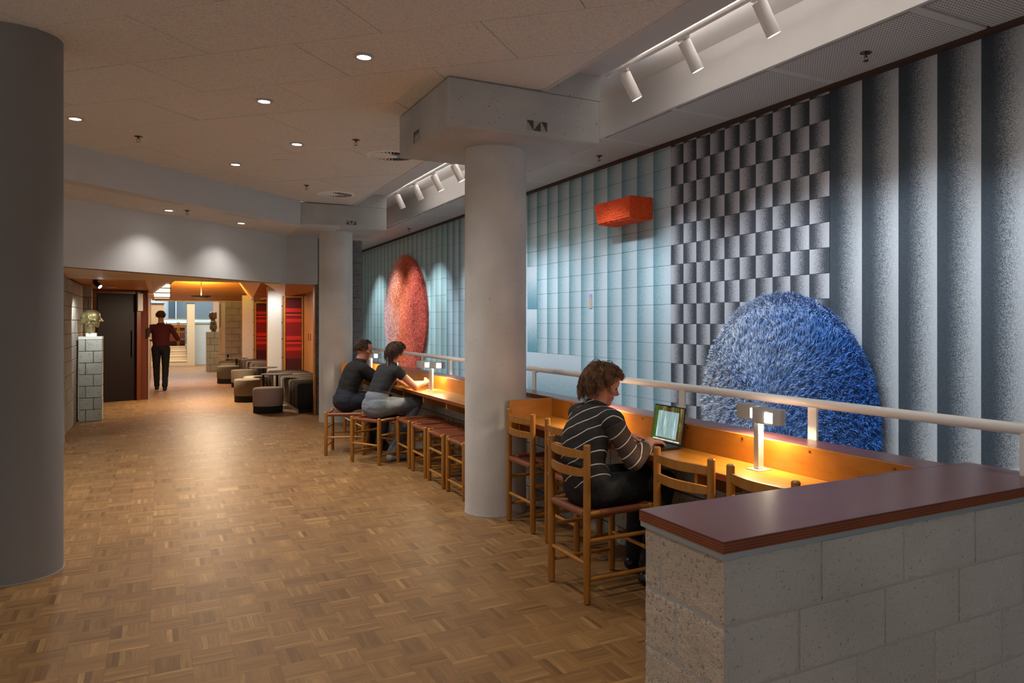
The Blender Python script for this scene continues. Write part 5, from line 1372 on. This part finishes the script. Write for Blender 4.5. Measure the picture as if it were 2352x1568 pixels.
for y, ay, k in TRACK:
    d = Vector((4.28 - 3.05, ay - y, -2.37)).normalized(); q = d.to_track_quat('-Z', 'Y').to_matrix().to_4x4()
    t = thing('spotlight', labs_.get(y, 'added white cylinder spotlight hidden behind the far capital'), 'spotlight', (3.015, y, 3.375), group='white track spotlights')
    MB().cbox(-.014, .014, -.05, .05, -.022, 0, .002).build('adapter', 'white_metal', t)
    MB().tube([(0, 0, -.02), (.02, 0, -.06)], .008, 10).build('arm', 'white_metal', t)
    Mx = Matrix.Translation((.035, 0, -.075)) @ q
    r = .043
    m = MB().lathe([(r * .6, .055), (r, .05), (r, -.15), (r * .93, -.154), (r * .9, -.135)], n=32); m.v = [tuple(Mx @ Vector(v)) for v in m.v]; m.build('barrel', 'white_metal', t, smooth=40)
    m = MB().lathe([(r * .88, -.140), (.001, -.139)], n=24); m.v = [tuple(Mx @ Vector(v)) for v in m.v]; m.build('lens', 'spot_glow', t)
# passage fittings
t = thing('spotlight', 'small black spotlight aimed at the bald bust', 'spotlight', (-.80, 12.9, 2.12)); MB().box(-.04, .02, -.02, .02, -.06, 0).build('bracket', 'dark_metal', t); MB().tube([(.0, 0, -.055), (.05, -.03, -.10)], .035, 16).build('barrel', 'dark_metal', t, smooth=True)
emis('bust_glow', (.9, .97, 1), 14); MB().tube([(.048, -.029, -.098), (.053, -.032, -.1025)], .027, 16).build('lens', 'bust_glow', t)
spot('bust_light', (-.76, 12.85, 2.0), (-.95, 13.62, 1.45), 11, 62, (.86, .96, 1), .6, .03)
spot('bust_wall_light', (-.72, 12.7, 2.0), (-1.25, 13.6, .9), 30, 70, (.90, .96, .95), .7, .03)
t = thing('ceiling_lamp', 'glass-and-chrome tube lamp hanging at the left of the folded wood ceiling', 'lamp', (.06, 18.4, 2.25)); emis('tube_glow', (1, .80, .52), 1.1)
MB().cbox(-.15, .15, 0, .5, -.22, .1, .01).build('shade', 'tube_glow', t)
for z in (-.22, -.12, -.02, .08): MB().cbox(-.17, .18, -.02, .52, z, z + .018, .003).build('fin', 'chrome', t)
t = thing('ceiling_lamp', 'shallow chrome bowl lamp throwing yellow light on the wooden ceiling', 'lamp', (.915, 20.6, 2.10))
MB().lathe([(.10, 0), (.22, .03), (.24, .06), (.23, .06), (.10, .01)], n=30).build('bowl', 'chrome', t, smooth=50); MB().tube([(0, 0, .03), (0, 0, .44)], .010, 8).build('stem', 'chrome', t)
area('bowl_light', (.915, 20.6, 2.165), (.915, 21.2, 3), 60, .3, .3, (1, .66, .14))
area('passage_light', (.9, 15.5, 2.1), (.9, 15.5, 0), 60, .4, .4, (1, .8, .55))
area('passage_light', (.9, 20.5, 2.1), (.9, 20.5, 0), 36, .6, .6, (1, .82, .6))
area('fin_light', (2.12, 16.6, 2.05), (2.16, 17.0, .9), 3.2, .12, .12, (1, .97, .9))
area('far_light', (.6, 27, 3.9), (.6, 27, 0), 150, 2.5, 2.5, (1, .93, .84))
area('far_light', (.6, 32, 3.9), (.6, 33, 1), 90, 3, 1, (.8, .9, 1))

for y0, y1 in ((-1.5, 4.7), (6.3, 11.0)):  # unseen fill strips, added to brighten the white recess
    area('added_recess_fill', (3.10, (y0 + y1) / 2, 3.42), (3.10, (y0 + y1) / 2, 3.535), 2.6 * (y1 - y0), .05, y1 - y0, (1, .90, .82))
